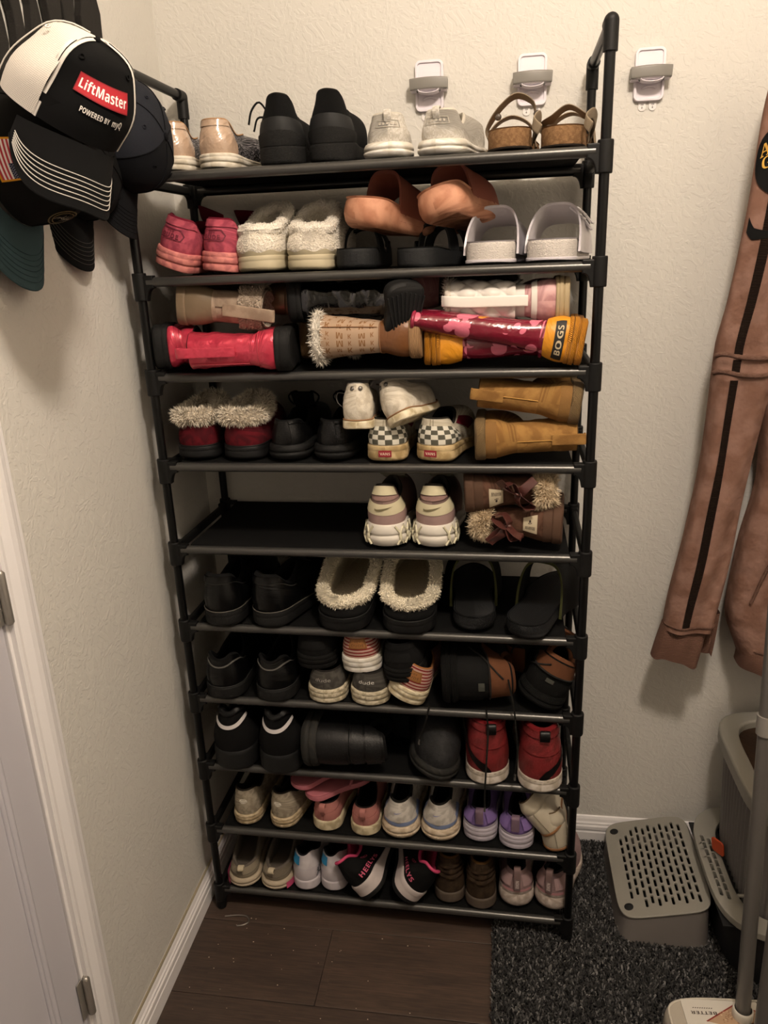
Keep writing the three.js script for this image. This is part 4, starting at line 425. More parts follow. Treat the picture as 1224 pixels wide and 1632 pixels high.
// ---- tier 6
{
  const knit = M(0x9a8078, 0.85, { bump: 'knit', bs: 0.0006 }), cream = M(0xcdc4a4, 0.45), mauve = M(0xa08580, 0.7), mesh = M(0xb08e86, 0.9, { bump: 'knit', bs: 0.001 }), white = M(0xd3cdc2, 0.5), cage = M(0xcbc5aa, 0.45), greyL = M(0x8a8677, 0.8);
  const nk = print(256, 160, (g) => { swoosh(g, 128, 80, 170, '#746a4c'); });
  pair({ L: 0.24, wh: 0.07, wb: 0.088, sole: [0.046, 0.038, 0.026], spring: 0.016, hh: 0.118, line: [[0, 0.122], [0.14, 0.116], [0.5, 0.085], [1, 0.11]], ow: [[0, 0.021], [0.3, 0.022], [0.8, 0.024], [1, 0.02]], tc: 0.5, mat: knit, soleMat: white, prof: SP.chunky, linMat: M(0x3a3632, 0.9), c: 0.009, bul: 0.007,
    extra: (k, P, m) => { part('heel_band', pan(k, -1.0, 1.0, 0.0, 0.3, 0.0012, 24, 5, false), mauve, P); part('heel_counter', pan(k, -0.95, 0.95, (u) => 0.22 + 0.14 * (2 * u - 1) ** 2, (u) => 0.5 + 0.22 * (2 * u - 1) ** 2, 0.0022, 28, 6, false), cream, P); part('heel_logo', pan(k, -0.36, 0.36, 0.27, 0.53, 0.0034), nk, P); part('mesh_band', pan(k, -0.7, 0.7, (u) => 0.58 + 0.1 * (2 * u - 1) ** 2, 0.72, 0.0016, 24, 4, false), mesh, P); part('heel_tab', pan(k, -0.62, 0.62, 0.74, 1, 0.0035, 24, 5, false), cream, P); const gs = []; for (const s of [-1, 1]) for (let i = 0; i < 3; i++) { const a0 = s * (0.35 + i * 0.24); const pt = (a, f, e) => { const p = k.F(a * m, 0.008 + e); return V(p.x, lerp(k.bot(p.t), k.top(p.t), f), p.z); }; gs.push(tube([pt(a0, 0.12, -0.001), pt(a0 + s * 0.09, 0.45, 0.0015), pt(a0 - s * 0.05, 0.95, -0.003)], 0.0024, 10, 6), tube([pt(a0 + s * 0.16, 0.15, 0), pt(a0 + s * 0.05, 0.5, 0.0015), pt(a0 + s * 0.2, 0.9, -0.003)], 0.002, 10, 6)); } part('sole_cage', gs, cage, P); for (const s of [-1, 1]) for (let i = 0; i < 4; i++) part('side_line', pan(k, s * (0.98 + i * 0.03), s * (1.3 + i * 0.03), 0.42 + i * 0.1, 0.46 + i * 0.1, 0.0016, 8, 2, false), white, P); laceTongue(k, P, { mat: greyL, lace: greyL, bow: true, rise: 0.02 }); } },
    ['left cream and mauve running sneaker with a heel logo, middle of the fifth shelf', 'right cream and mauve running sneaker with a heel logo, beside the brown bow boots'], 'cream and mauve sneakers on the fifth shelf', 6, [[0.43, 0.278, -0.02], [0.515, 0.275, -0.06]]);
  const brown = M(0x4f3224, 0.9, { bump: 'grain', bs: 0.0004, map: mottle(0x5a4033, 0x493226, 0.08, 6) }), bSole = M(0x4c382c, 0.8), wool = M(0xcdb99a, 0.95, { bump: 'fleece', bs: 0.004 }), woolH = M(0xdcc9ab, 0.9), satin = M(0x4a2924, 0.3, { sheen: 0.5 });
  const lab = solidPrint(96, 144, (g) => { g.fillStyle = '#b3a68c'; g.fillRect(0, 0, 96, 144); text(g, 'BEARPAW', 24, 72, 22, '#2e2118', { rot: PI / 2 }); g.fillStyle = '#2e2118'; g.beginPath(); g.ellipse(62, 72, 9, 11, 0, 0, 7); g.fill(); for (const [x, y] of [[46, 58], [44, 72], [46, 86]]) { g.beginPath(); g.arc(x + 4, y, 4.5, 0, 7); g.fill(); } });
  const bb = { L: 0.17, wh: 0.07, wb: 0.07, heelP: 0.4, sole: [0.02, 0.018, 0.016], shaftH: 0.15, sw: 0.056, sd: 0.084, mat: brown, soleMat: bSole, linMat: wool, th: 0.006, prof: SP.plain, fold: 0.0012, extra: (k, P, m) => {
      part('heel_counter', pan(k, -1.2, 1.2, 0.0, 0.24, 0.0016, 24, 4, false), bSole, P); part('heel_label', pan(k, -0.18, 0.42, 0.42, 0.92, 0.0016, 12, 8), lab, P);
      const g = (u, v) => { const a = u * 2 * PI, p = k.S(a, lerp(0.72, 1.0, v)); const d = 0.011 * Math.sin(clamp(v * 1.1 + 0.08) * PI) ** 0.5 + 0.003 * n3(p.x * 160, p.y * 160, p.z * 160); return V(p.x + m * Math.sin(a) * d, p.y + v * 0.012, p.z + Math.cos(a) * d); }; const c = part('fleece_cuff', grid(60, 16, g, { closed: true }), wool, P); stuff(part('fleece', hairs(5200, sampler(g, 1e-3, m), 0.009, 0.0008, 99 + m), woolH, c)); furCollar(P, (a) => { const p = k.S(a, 1); p.y += 0.008; return p; }, 0.009, wool, woolH, 51, 2200, 0.01, 1, 'fleece_rim');
      const y = 0.098, z = k.S(0, 0.5).z + 0.004, b = part('bow', [ribbon([V(0, y, z + 0.004), V(0.009, y + 0.016, z + 0.016), V(0.019, y + 0.026, z + 0.012), V(0.024, y + 0.008, z + 0.008), V(0.01, y - 0.002, z + 0.01), V(0, y, z + 0.004)], V(0, 0.5, 1), 0.02, 0.0012, 30), ribbon([V(0, y, z + 0.004), V(-0.009, y - 0.014, z + 0.016), V(-0.018, y - 0.026, z + 0.012), V(-0.023, y - 0.01, z + 0.008), V(-0.01, y - 0.002, z + 0.01), V(0, y, z + 0.004)], V(0, 0.5, 1), 0.02, 0.0012, 30), ribbon([V(0, y, z + 0.006), V(-0.012, y - 0.018 * m, z + 0.012), V(-0.03, y - 0.034 * m, z + 0.014)], V(0.3, 0.8, 0.3), 0.02, 0.0012, 16), ribbon([V(0, y, z + 0.006), V(-0.014, y + 0.012, z + 0.014), V(-0.03, y + 0.03, z + 0.012)], V(0.1, 0.8, 0.4), 0.018, 0.0012, 16)], satin, P); part('knot', rbox(0.012, 0.014, 0.01, 0.004, 0, y, z + 0.008), satin, b); } };
  lay(boot({ ...bb }, 'upper brown suede bow boot, sole left and wool cuff at the right post', 'brown bow boots on the fifth shelf', 1), 6, 0.562, 0.764, 0.304, -SL + 0.04, 0.02, 0, 0.06);
  lay(boot({ ...bb, wh: 0.066, wb: 0.066 }, 'lower brown suede bow boot, wool cuff left and sole at the right', 'brown bow boots on the fifth shelf', -1), 6, 0.568, 0.758, 0.31, SL - 0.02, 0, 0, 0.0);
}
// ---- tier 5
{
  const ox = (sew) => ({ L: 0.28, wh: 0.078, wb: 0.098, sole: [0.034, 0.03, 0.026], hh: 0.106, line: [[0, 0.108], [0.12, 0.106], [0.5, 0.078], [1, 0.105]], tc: 0.45, mat: blackSmooth, soleMat: blackRubber, prof: SP.cup, linMat: blackCloth, c: 0.011, bul: 0.007,
    extra: (k, P) => { part('welt_stitching', rim({ T: (a) => { const f = k.F(a, 0.0022); return V(f.x, k.top(f.t) + 0.0005, f.z); } }, 0.0012), M(0x4a4741, 0.6), P); part('collar', pan(k, -1.5, 1.5, 0.8, 0.99, 0.003, 30, 5, false), blackSmooth, P); part('seam', [seamLine(k, -1.6, 1.6, sew, 0.0009)], M(0x3a3937, 0.6), P); laceTongue(k, P, { mat: blackCloth, lace: blackCloth, bow: true, rise: 0.02, w: 0.05 }); } });
  pair(ox(0.78), ['left plain black leather oxford with a thick sole, sixth shelf', 'right plain black leather oxford beside the fleece-lined clogs'], 'plain black oxfords on the sixth shelf', 5, [[0.08, 0.306, -0.1], [0.17, 0.298, -0.38]]);
  const sole = M(0x101011, 0.6), suede = M(0x121212, 0.95, { bump: 'grain', bs: 0.0004 }), shp = M(0xeee4cc, 0.95, { bump: 'fleece', bs: 0.004 }), shpH = M(0xf2e9d2, 0.9), ins = M(0xcfc3ac, 0.95, { bump: 'fleece', bs: 0.002 });
  pair({ name: 'clog', cat: 'slipper', L: 0.285, wh: 0.1, wb: 0.118, sole: [0.032, 0.028, 0.026], hh: 0.058, line: [[0, 0.056], [0.25, 0.06], [0.6, 0.082], [1, 0.108]], ow: [[0, 0.04], [0.35, 0.049], [0.7, 0.05], [1, 0.044]], tc: 0.62, ins: 0.014, mat: suede, soleMat: sole, prof: SP.cup, linMat: shp, insMat: ins, c: 0.01, toeH: 0.075, bul: 0.006,
    extra: (k, P, m) => { furCollar(P, (a) => { const p = k.T(a, -0.001); p.y += 0.004; return p; }, 0.0125, shp, shpH, 61 + m, 4200, 0.004, 1, 'fleece_collar', 0.0007, 'fleece'); part('welt', rim({ T: (a) => { const f = k.F(a, 0.002); return V(f.x, k.top(f.t), f.z); } }, 0.0014), M(0x1d1d1d, 0.6), P); if (m < 0) part('care_label', rbox(0.001, 0.01, 0.007, 0.0004, 0.034, 0.055, -0.05), M(0xd8d4cc, 0.7), P); } },
    ['left black clog with thick cream fleece lining', 'right black clog with thick cream fleece lining and a white tag inside'], 'fleece-lined clogs on the sixth shelf', 5, [[0.333, 0.302, -0.24, 0.1], [0.455, 0.304, 0.0, 0.1]]);
  const rub = M(0x1f2022, 0.6, { bump: 'diag', bs: 0.0008 }), bed = M(0x17191d, 0.85, { bump: 'grain', bs: 0.0005 }), strapM = M(0x141414, 0.8, { bump: 'weave', bs: 0.0004 }), lime = M(0x3f4124, 0.8);
  const slide = (label, m, L) => { const k = slideCore({ L, wh: 0.08, wb: 0.1, sole: [0.036, 0.032, 0.026], m, spring: 0.006 }); const P = thing('slide_sandal', label, 'slide sandal', 'black slides on the sixth shelf'); part('sole', soleGeo(k, SP.round, 0.001), rub, P); part('footbed', bedGeo(k, 0.005, 0.008), bed, P); const o = { side: 0.011, px: 0.6, py: 0.7, u0: 0.46, u1: 0.74, fall: 0.2, base: 0.4 }; const s = part('strap', arch(k, 0.34, 0.74, 0.085, 0.005, o), strapM, P); part('piping', arch(k, 0.337, 0.347, 0.0854, 0.0056, { ...o, u0: 0.457, u1: 0.467, fall: 0 }), lime, s); return P; };
  stand(slide('left black slide with lime piping, next to the fleece clogs', 1, 0.25), 5, 0.596, 0.284, 0.1, 0.06); stand(slide('right black slide with lime piping, splayed towards the right post', -1, 0.26), 5, 0.682, 0.308, -0.4, 0.05);
}
// ---- tier 4
{
  const ox4 = { L: 0.28, wh: 0.082, wb: 0.1, sole: [0.03, 0.026, 0.022], hh: 0.092, line: [[0, 0.088], [0.09, 0.098], [0.2, 0.094], [0.5, 0.07], [1, 0.1]], tc: 0.45, mat: blackSmooth, soleMat: blackRubber, prof: SP.plain, linMat: blackCloth, c: 0.008, bul: 0.006,
    extra: (k, P) => { part('seam', [seamLine(k, -1.6, 1.6, (t) => 0.86 - 0.1 * Math.sin(t * PI), 0.0008), seamLine(k, -1.6, 1.6, (t) => 0.83 - 0.1 * Math.sin(t * PI), 0.0008)], M(0x54524e, 0.5), P); part('welt', rim({ T: (a) => { const f = k.F(a, 0.001); return V(f.x, k.top(f.t), f.z); } }, 0.0013), M(0x2a2a2a, 0.6), P); laceTongue(k, P, { mat: blackSmooth, lace: blackCloth, rise: 0.02, w: 0.05 }); } };
  pair(ox4, ['left black leather shoe with double stitching around the collar, seventh shelf', 'right black leather shoe with double-stitched collar beside the grey canvas shoes'], 'double-stitched black shoes on the seventh shelf', 4, [[0.068, 0.304, -0.02], [0.176, 0.304, -0.28]]);
  const grey = M(0x4a4743, 0.9, { bump: 'weave', bs: 0.0006, map: mottle(0x524f4a, 0x3f3c38, 0.06, 6) }), foam = M(0xc9bfa6, 0.7, { map: mottle(0xd2c8b0, 0xa99d82, 0.05, 8), bump: 'grain', bs: 0.0006 });
  const dude = (c) => print(192, 80, (g) => text(g, 'dude', 96, 38, 62, c, { w: '' }));
  const ds = { L: 0.24, wh: 0.076, wb: 0.088, sole: [0.032, 0.028, 0.022], hh: 0.07, hd: 0.06, ht: 0.066, mat: grey, soleMat: foam, prof: SP.two, linMat: M(0x2a2622, 0.9), c: 0.006 };
  stand(shoe({ ...ds, extra: (k, P) => part('heel_print', pan(k, -0.36, 0.36, 0.35, 0.66, 0.001), dude('#9c9890'), P) }, 'left grey canvas shoe with cream sole under the black canvas shoe', 'grey canvas shoes on the seventh shelf', 1), 4, 0.287, 0.296, -0.05);
  stand(shoe({ ...ds, extra: (k, P) => part('heel_print', pan(k, -0.36, 0.36, 0.35, 0.66, 0.001), dude('#d6d2c8'), P) }, 'right grey canvas shoe with cream sole under the red-striped shoe', 'grey canvas shoes on the seventh shelf', -1), 4, 0.38, 0.296, -0.06);
  const blk = M(0x1b1b1b, 0.9, { bump: 'weave', bs: 0.0007 }), bS = M(0x1d1c1b, 0.8, { bump: 'grain', bs: 0.001 });
  const bk = { L: 0.22, wh: 0.078, wb: 0.088, sole: [0.032, 0.026, 0.02], hh: 0.082, hd: 0.068, ht: 0.076, mat: blk, soleMat: bS, prof: SP.two, linMat: blackCloth, c: 0.006, extra: (k, P) => { part('collar_band', pan(k, -1.2, 1.2, 0.76, 0.99, 0.0016, 26, 4, false), blk, P); part('heel_patch', pan(k, -0.4, 0.4, 0.25, 0.62, 0.0012, 12, 5, false), M(0x181818, 0.8), P); } };
  setDown(shoe(bk, 'left black canvas shoe stacked on the grey canvas shoe', 'black canvas shoes on the seventh shelf', 1), shelf(4) + 0.064, 0.268, 0.282, 0.0, 0.06, 0.02, false);
  const stripe = M(0xffffff, 0.85, { map: dataTex(64, 0.0072, (u, v) => (v < 0.55 ? [0.72, 0.6, 0.55] : [0.5, 0.13, 0.14]), true), bump: 'weave', bs: 0.0004 });
  const patch = solidPrint(160, 128, (g) => { g.fillStyle = '#8a5a2c'; g.fillRect(0, 0, 160, 128); g.strokeStyle = '#5d3a18'; g.lineWidth = 5; g.strokeRect(10, 10, 140, 108); text(g, 'HEY', 80, 44, 34, '#5d3a18'); text(g, 'DUDE', 80, 86, 44, '#5d3a18'); });
  const sp = { L: 0.2, wh: 0.076, wb: 0.086, sole: [0.034, 0.028, 0.022], hh: 0.086, hd: 0.07, ht: 0.076, mat: stripe, soleMat: whiteRubber, prof: SP.two, linMat: M(0x8a5a34, 0.9), c: 0.005, extra: (k, P) => { part('leather_patch', pan(k, -0.3, 0.3, 0.38, 0.82, 0.0014), patch, P); } };
  setDown(shoe(sp, 'left red-striped shoe with a tan heel patch, stacked on the grey shoe', 'red-striped shoes on the seventh shelf', 1), shelf(4) + 0.063, 0.364, 0.284, 0, 0.02, 0.05, false);
  setDown(shoe({ ...sp, soleMat: creamRubber }, 'right red-striped shoe tipped over beneath a black canvas shoe', 'red-striped shoes on the seventh shelf', -1), shelf(4) + 0.0, 0.45, 0.3, -0.2, 0.0, -0.38, false);
  setDown(shoe(bk, 'right black canvas shoe lying on the tipped red-striped shoe', 'black canvas shoes on the seventh shelf', -1), shelf(4) + 0.056, 0.45, 0.3, -0.2, 0.03, 0.1, false);
  // hiking shoes
  const nub = M(0x191a19, 0.85, { bump: 'grain', bs: 0.0006 }), brown = M(0x5a3824, 0.85, { bump: 'grain', bs: 0.0004 }), lug = M(0x181817, 0.8, { bump: 'ridge', bs: 0.002 }), rope = M(0x3a3835, 0.8, { bump: 'diag', bs: 0.0008 }), greyPatch = M(0x3f403a, 0.6);
  const hk = { name: 'hiking_shoe', L: 0.27, wh: 0.094, wb: 0.1, sole: [0.034, 0.03, 0.028], hh: 0.14, line: [[0, 0.142], [0.15, 0.138], [0.5, 0.12], [1, 0.14]], tc: 0.42, mat: nub, soleMat: lug, prof: SP.chunky, linMat: brown, c: 0.012, bul: 0.006,
    extra: (k, P, m) => { part('ankle_panel', pan(k, -1.6, 1.6, 0.52, 0.96, 0.0022, 40, 8, false), brown, P); part('heel_counter', pan(k, -1.0, 1.0, 0, 0.4, 0.002, 24, 6, false), M(0x161616, 0.8, { bump: 'grain', bs: 0.0006 }), P); part('emblem', pan(k, -0.1, 0.1, 0.32, 0.43, 0.0035, 10, 6, false), greyPatch, P); part('rope', [seamLine(k, -1.3, 1.3, (t) => 0.5 + 0.04 * Math.sin(t * PI), 0.0018, 40, 0.003), seamLine(k, -1.1, -0.2, (t) => 0.2 + 0.6 * t, 0.0018, 20, 0.003)], rope, P); laceTongue(k, P, { mat: brown, lace: rope, bow: true, rise: 0.03, w: 0.05 }); } };
  lay(shoe(hk, 'left black and brown hiking shoe lying on its side, laces hanging down', 'hiking shoes on the seventh shelf', 1), 4, 0.524, 0.69, 0.325, -SL + 0.04, 0.05, 0, 0.0);
  const h2 = shoe({ ...hk, L: 0.22, wh: 0.084, hh: 0.11, line: [[0, 0.112], [0.15, 0.108], [0.5, 0.095], [1, 0.11]] }, 'right black and brown hiking shoe tipped against the right post', 'hiking shoes on the seventh shelf', -1); setDown(h2, shelf(4) - 0.0, 0.738, 0.3, -0.05, 0, -0.42, true);
  const cord = M(0x2d2b26, 0.8, { bump: 'diag', bs: 0.0006 });
  const lace = (pts, label) => { const t = thing('shoelace', label, 'shoelace', 'hanging shoelaces'); part('cord', tube(pts.map((p) => rackPoint(...p)), 0.0019, 30, 6), cord, t); const e = rackPoint(...pts[pts.length - 1]), f = rackPoint(...pts[pts.length - 2]); part('tip', tube([e.clone().lerp(f, 0.12), e.clone().add(V(0, -0.008, 0))], 0.0022, 2, 6), M(0x4a4844, 0.4), t); };
  const y4 = railY(4);
  lace([[0.505, y4 + 0.02, 0.294], [0.5, y4 + 0.0, 0.306], [0.495, y4 - 0.02, 0.305], [0.482, y4 - 0.06, 0.303]], 'short dark bootlace hanging over the seventh shelf rail beside the tipped striped shoe');
  lace([[0.618, y4 + 0.02, 0.302], [0.622, y4 - 0.02, 0.31], [0.619, y4 - 0.1, 0.33], [0.617, y4 - 0.16, 0.338], [0.617, y4 - 0.185, 0.338]], 'long dark bootlace hanging in front of the left red high-top');
  lace([[0.66, y4 + 0.09, 0.3], [0.672, y4 + 0.03, 0.306], [0.676, y4 - 0.01, 0.307], [0.68, y4 - 0.06, 0.31], [0.676, y4 - 0.12, 0.318]], 'dark bootlace hanging between the two red high-tops');
}
// ---- tier 3
{
  const trim = M(0xc2bdbc, 0.4), blkM = M(0x0c0c0d, 0.85, { bump: 'knit', bs: 0.0004 }), soleG = M(0x1a1b1c, 0.6, { bump: 'grain', bs: 0.0004 });
  pair({ L: 0.29, wh: 0.09, wb: 0.104, sole: [0.048, 0.04, 0.03], spring: 0.016, hh: 0.13, line: [[0, 0.128], [0.1, 0.135], [0.25, 0.128], [0.5, 0.095], [1, 0.12]], ow: [[0, 0.026], [0.4, 0.028], [1, 0.024]], tc: 0.46, ins: 0.012, mat: blkM, soleMat: soleG, prof: SP.plain, linMat: blackSmooth, c: 0.014, bul: 0.007,
    extra: (k, P) => { part('heel_trim', pan(k, -1.0, 1.0, (u) => 0.62 + 0.22 * (2 * u - 1) ** 2, (u) => 0.73 + 0.2 * (2 * u - 1) ** 2, 0.0034, 34, 4, false), trim, P, 'curved white heel trim'); part('collar', rim(k, 0.0075, 0.002, -0.004), blackSmooth, P); part('heel_counter', pan(k, -1.0, 1.0, 0, 0.62, 0.001, 24, 6, false), blkM, P); } },
    ['left black sneaker with curved white heel trim by the left post', 'right black sneaker with curved white heel trim beside the leather boots'], 'white-trimmed black sneakers on the eighth shelf', 3, [[0.074, 0.312, -0.03], [0.183, 0.315, -0.04]]);
  const lea = M(0x121213, 0.4, { bump: 'leather', bs: 0.0004, clearcoat: 0.2, ccr: 0.4 }), lugS = M(0x1a1a19, 0.75, { bump: 'soft', bs: 0.002, map: mottle(0x1c1c1b, 0x262420, 0.05, 5) });
  const ch = { L: 0.28, wh: 0.09, wb: 0.106, sole: [0.036, 0.032, 0.028], hh: 0.175, line: [[0, 0.18], [0.2, 0.172], [0.5, 0.14], [1, 0.18]], tc: 0.42, mat: lea, soleMat: lugS, prof: SP.chunky, linMat: blackCloth, c: 0.012, bul: 0.006, extra: (k, P, m) => { part('heel_counter', pan(k, -1.0, 1.0, 0, 0.4, 0.002, 24, 6, false), lea, P); part('collar_panel', pan(k, -1.3, 1.3, 0.48, 0.66, 0.0022, 30, 4, false), lea, P); part('collar_panel', pan(k, -1.3, 1.3, 0.7, 0.95, 0.004, 30, 4, false), lea, P); part('seam', [seamLine(k, -1.2, 1.2, 0.44, 0.001), seamLine(k, 0.8, 0.3, (t) => 0.1 + 0.3 * t, 0.001)], blackSmooth, P); part('eyelet', new THREE.TorusGeometry(0.003, 0.001, 8, 16).translate(0.03 * m, 0.13, -0.03), M(0x8a8780, 0.3, { metal: 0.9 }), P); laceTongue(k, P, { mat: blackCloth, lace: blackCloth, bow: true, rise: 0.04, w: 0.05 }); } };
  lay(shoe(ch, 'left black leather boot-shoe lying on its side, lugged sole to the left', 'black leather boot-shoes on the eighth shelf', 1), 3, 0.236, 0.445, 0.318, -SL + 0.04, 0.0, 0);
  const sq = M(0x1c1c1d, 0.7, { bump: 'leather', bs: 0.0006, map: mottle(0x202021, 0x161617, 0.06, 6) });
  const c2 = shoe({ ...ch, mat: sq, L: 0.24, hh: 0.1, line: [[0, 0.1], [0.2, 0.098], [0.5, 0.09], [1, 0.115]] }, 'right black leather boot-shoe hanging its rounded toe over the rail', 'black leather boot-shoes on the eighth shelf', -1); setDown(c2, shelf(3) - 0.0, 0.5, 0.322, PI + 0.15, -0.0, 0.22, true);
  const redL = M(0x7c1017, 0.5, { bump: 'leather', bs: 0.0003, map: mottle(0x742022, 0x601a1a, 0.1, 6) }), cup = M(0xcdc4ba, 0.55, { map: mottle(0xd6cdc3, 0xb3a899, 0.1, 6) }), ink = M(0x0c0c0e, 0.45);
  pair({ name: 'high_top_sneaker', L: 0.28, wh: 0.084, wb: 0.1, sole: [0.034, 0.03, 0.026], hh: 0.142, line: [[0, 0.142], [0.15, 0.143], [0.5, 0.125], [1, 0.138]], ow: [[0, 0.03], [0.4, 0.033], [1, 0.03]], tc: 0.42, ins: 0.008, mat: redL, soleMat: cup, prof: SP.cup, linMat: M(0x5c0d12, 0.9), c: 0.012, bul: 0.005,
    extra: (k, P, m) => { part('collar', pan(k, -1.4, 1.4, 0.84, 0.98, 0.003, 30, 4, false), redL, P); part('collar_panel', pan(k, -1.5, 1.5, (u) => 0.46 + 0.06 * (2 * u - 1) ** 2, (u) => 0.8, 0.0018, 30, 5, false), redL, P); part('heel_counter', pan(k, -0.9, 0.9, 0.0, (u) => 0.44 + 0.05 * (2 * u - 1) ** 2, 0.0022, 30, 5, false), redL, P); const s = -m; part('side_swoosh', grid(24, 3, (u, v) => { const a = lerp(s * -0.06, s * 0.86, u) * m, w = 0.2 * (1 - 0.62 * u) * Math.min(1, u * 5 + 0.15), vv = lerp(0.015, 0.46, u ** 1.15) + (v - 0.5) * w; const V1 = clamp(vv, 0.004, 0.99); return k.U(a, V1).addScaledVector(k.UN(a, V1), 0.0034); }), ink, P, 'black curved side stripe'); part('stitching', rim({ T: (a) => { const f = k.F(a, 0.0022); return V(f.x, k.top(f.t) - 0.004, f.z); } }, 0.0009), M(0x857a6e, 0.8), P); part('pull_tab', ribbon([V(0.004, 0.125, 0.001), V(0.004, 0.138, 0.003), V(0.004, 0.145, -0.002), V(0.004, 0.14, -0.012)], V(1, 0, 0), 0.02, 0.003, 14), ink, P); laceTongue(k, P, { mat: M(0x151515, 0.8), rise: 0.02, w: 0.05 }); } },
    ['left red leather high-top with white cup sole and black side stripe', 'right red leather high-top with white cup sole, by the right post'], 'red high-tops on the eighth shelf', 3, [[0.624, 0.305, 0.1, 0.02], [0.729, 0.312, 0.04, 0.02]]);
}
// ---- tier 2
{
  const linen = M(0x9d9280, 0.9, { bump: 'weave', bs: 0.0005, map: mottle(0xa69b88, 0x8c8170, 0.05, 7) }), foam = M(0xb09d80, 0.65, { map: mottle(0xbaa88b, 0x998768, 0.06, 7) });
  const mark = print(128, 96, (g) => { g.fillStyle = '#c9c2b4'; g.beginPath(); g.ellipse(64, 48, 46, 34, 0, 0, 7); g.fill(); text(g, 'HEY', 64, 34, 26, '#8f8575'); text(g, 'DUDE', 64, 62, 30, '#8f8575'); });
  pair({ L: 0.22, wh: 0.06, wb: 0.074, sole: [0.026, 0.022, 0.018], hh: 0.086, hd: 0.062, ht: 0.07, tc: 0.55, mat: linen, soleMat: foam, prof: SP.two, linMat: M(0x2d271f, 0.9), c: 0.006, wrinkle: 0.001, extra: (k, P) => { part('heel_logo', pan(k, -0.22, 0.3, 0.42, 0.7, 0.001), mark, P); part('collar_band', pan(k, -1, 1, 0.78, 0.99, 0.0014, 24, 4, false), linen, P); } },
    ['left beige linen shoe with pale heel logo, far left of the ninth shelf', 'right beige linen shoe with pale heel logo beside the pink slip-ons'], 'beige linen shoes on the ninth shelf', 2, [[0.076, 0.278, -0.06], [0.156, 0.278, -0.28]]);
  const pinkE = M(0xa8626a, 0.6);
  const flip = (label, m) => { const k = slideCore({ L: 0.18, wh: 0.06, wb: 0.07, sole: [0.014, 0.014, 0.014], m, spring: 0.003 }); const P = thing('flip_flop', label, 'flip-flop', 'pink flip-flops on the ninth shelf'); part('sole', soleGeo(k, SP.plain, 0.001), pinkE, P); part('footbed', bedGeo(k, 0.001), M(0x8c4550, 0.8), P); part('strap', [tube([V(0.032, 0.014, -0.09), V(0.018, 0.03, -0.115), V(0, 0.024, -0.14), V(0, 0.014, -0.142)], 0.003, 14, 6), tube([V(-0.032, 0.014, -0.09), V(-0.018, 0.03, -0.115), V(0, 0.024, -0.14)], 0.003, 14, 6)], pinkE, P); return P; };
  setDown(flip('upper pink flip-flop lying over the beige and pink shoes', 1), shelf(2) + 0.1, 0.196, 0.268, -0.75, 0.0, 0.05, false); setDown(flip('lower pink flip-flop lying against the left pink slip-on', -1), shelf(2) + 0.079, 0.226, 0.272, -0.75, 0.0, 0.05, false);
  const pk = M(0xa97069, 0.85, { bump: 'weave', bs: 0.0004 }), cr = M(0xc0b394, 0.6, { map: mottle(0xc9bd9f, 0xa6987a, 0.07, 6) });
  pair({ L: 0.2, wh: 0.062, wb: 0.074, sole: [0.028, 0.022, 0.018], hh: 0.072, line: [[0, 0.07], [0.15, 0.068], [0.5, 0.06], [1, 0.085]], tc: 0.55, mat: pk, soleMat: cr, prof: SP.plain, linMat: M(0x1a1210, 0.9), c: 0.005, extra: (k, P) => { loop(P, pk, 0.066, 0.001, 0.013, 0.018); part('heel_panel', pan(k, -0.5, 0.5, 0.0, 0.6, 0.001, 16, 5, false), pk, P); part('seam', [seamLine(k, -0.01, 0.01, (t) => 0.6 * t + 0.02, 0.0007), seamLine(k, -1.2, 1.2, (t) => 0.75 - 0.3 * Math.sin(t * PI), 0.0007)], M(0x7f4d48, 0.8), P); } },
    ['left dusty-pink slip-on with heel loop under the pink flip-flops', 'right dusty-pink slip-on with heel loop beside the blue-trimmed sneakers'], 'pink slip-ons on the ninth shelf', 2, [[0.262, 0.278, -0.16], [0.355, 0.28, 0.08]]);
  const wht = M(0xb9b4ab, 0.6, { map: mottle(0xc2bdb4, 0xa7a198, 0.06, 6) }), blue = M(0x7d8db2, 0.6), pS = M(0xbfae98, 0.6, { map: mottle(0xc9b9a3, 0xa8967e, 0.06, 6) });
  const nk = print(128, 64, (g) => swoosh(g, 60, 32, 56, '#8d8fb4'));
  pair({ L: 0.23, wh: 0.072, wb: 0.084, sole: [0.03, 0.026, 0.02], hh: 0.09, line: [[0, 0.088], [0.15, 0.09], [0.5, 0.068], [1, 0.09]], ow: [[0, 0.024], [0.5, 0.022], [1, 0.02]], tc: 0.5, mat: wht, soleMat: pS, prof: SP.chunky, linMat: M(0x24211d, 0.9), c: 0.008, bul: 0.006, extra: (k, P, m) => { part('heel_band', pan(k, -1.3, 1.3, (u) => 0.02 + 0.1 * Math.abs(2 * u - 1), (u) => 0.15 + 0.4 * Math.abs(2 * u - 1), 0.0016, 34, 4, false), blue, P); part('side_panel', pan(k, -1.5, -0.75, 0.2, (u) => 0.9 - 0.2 * u, 0.0014, 14, 6, false), blue, P); part('heel_counter', pan(k, -0.7, 0.7, 0.2, (u) => 0.76, 0.002, 20, 5, false), wht, P); part('heel_logo', pan(k, -0.3, 0.3, 0.48, 0.7, 0.0028), nk, P); } },
    ['left white sneaker with pale blue heel band on the ninth shelf', 'right white sneaker with pale blue heel band beside the lavender sneakers'], 'blue-trimmed white sneakers on the ninth shelf', 2, [[0.437, 0.28, -0.02], [0.512, 0.278, -0.08]]);
  const lav = M(0x7f68a0, 0.85, { bump: 'knit', bs: 0.0004 }), lavT = M(0x6c5766, 0.7), mid = M(0xb9b2bd, 0.5);
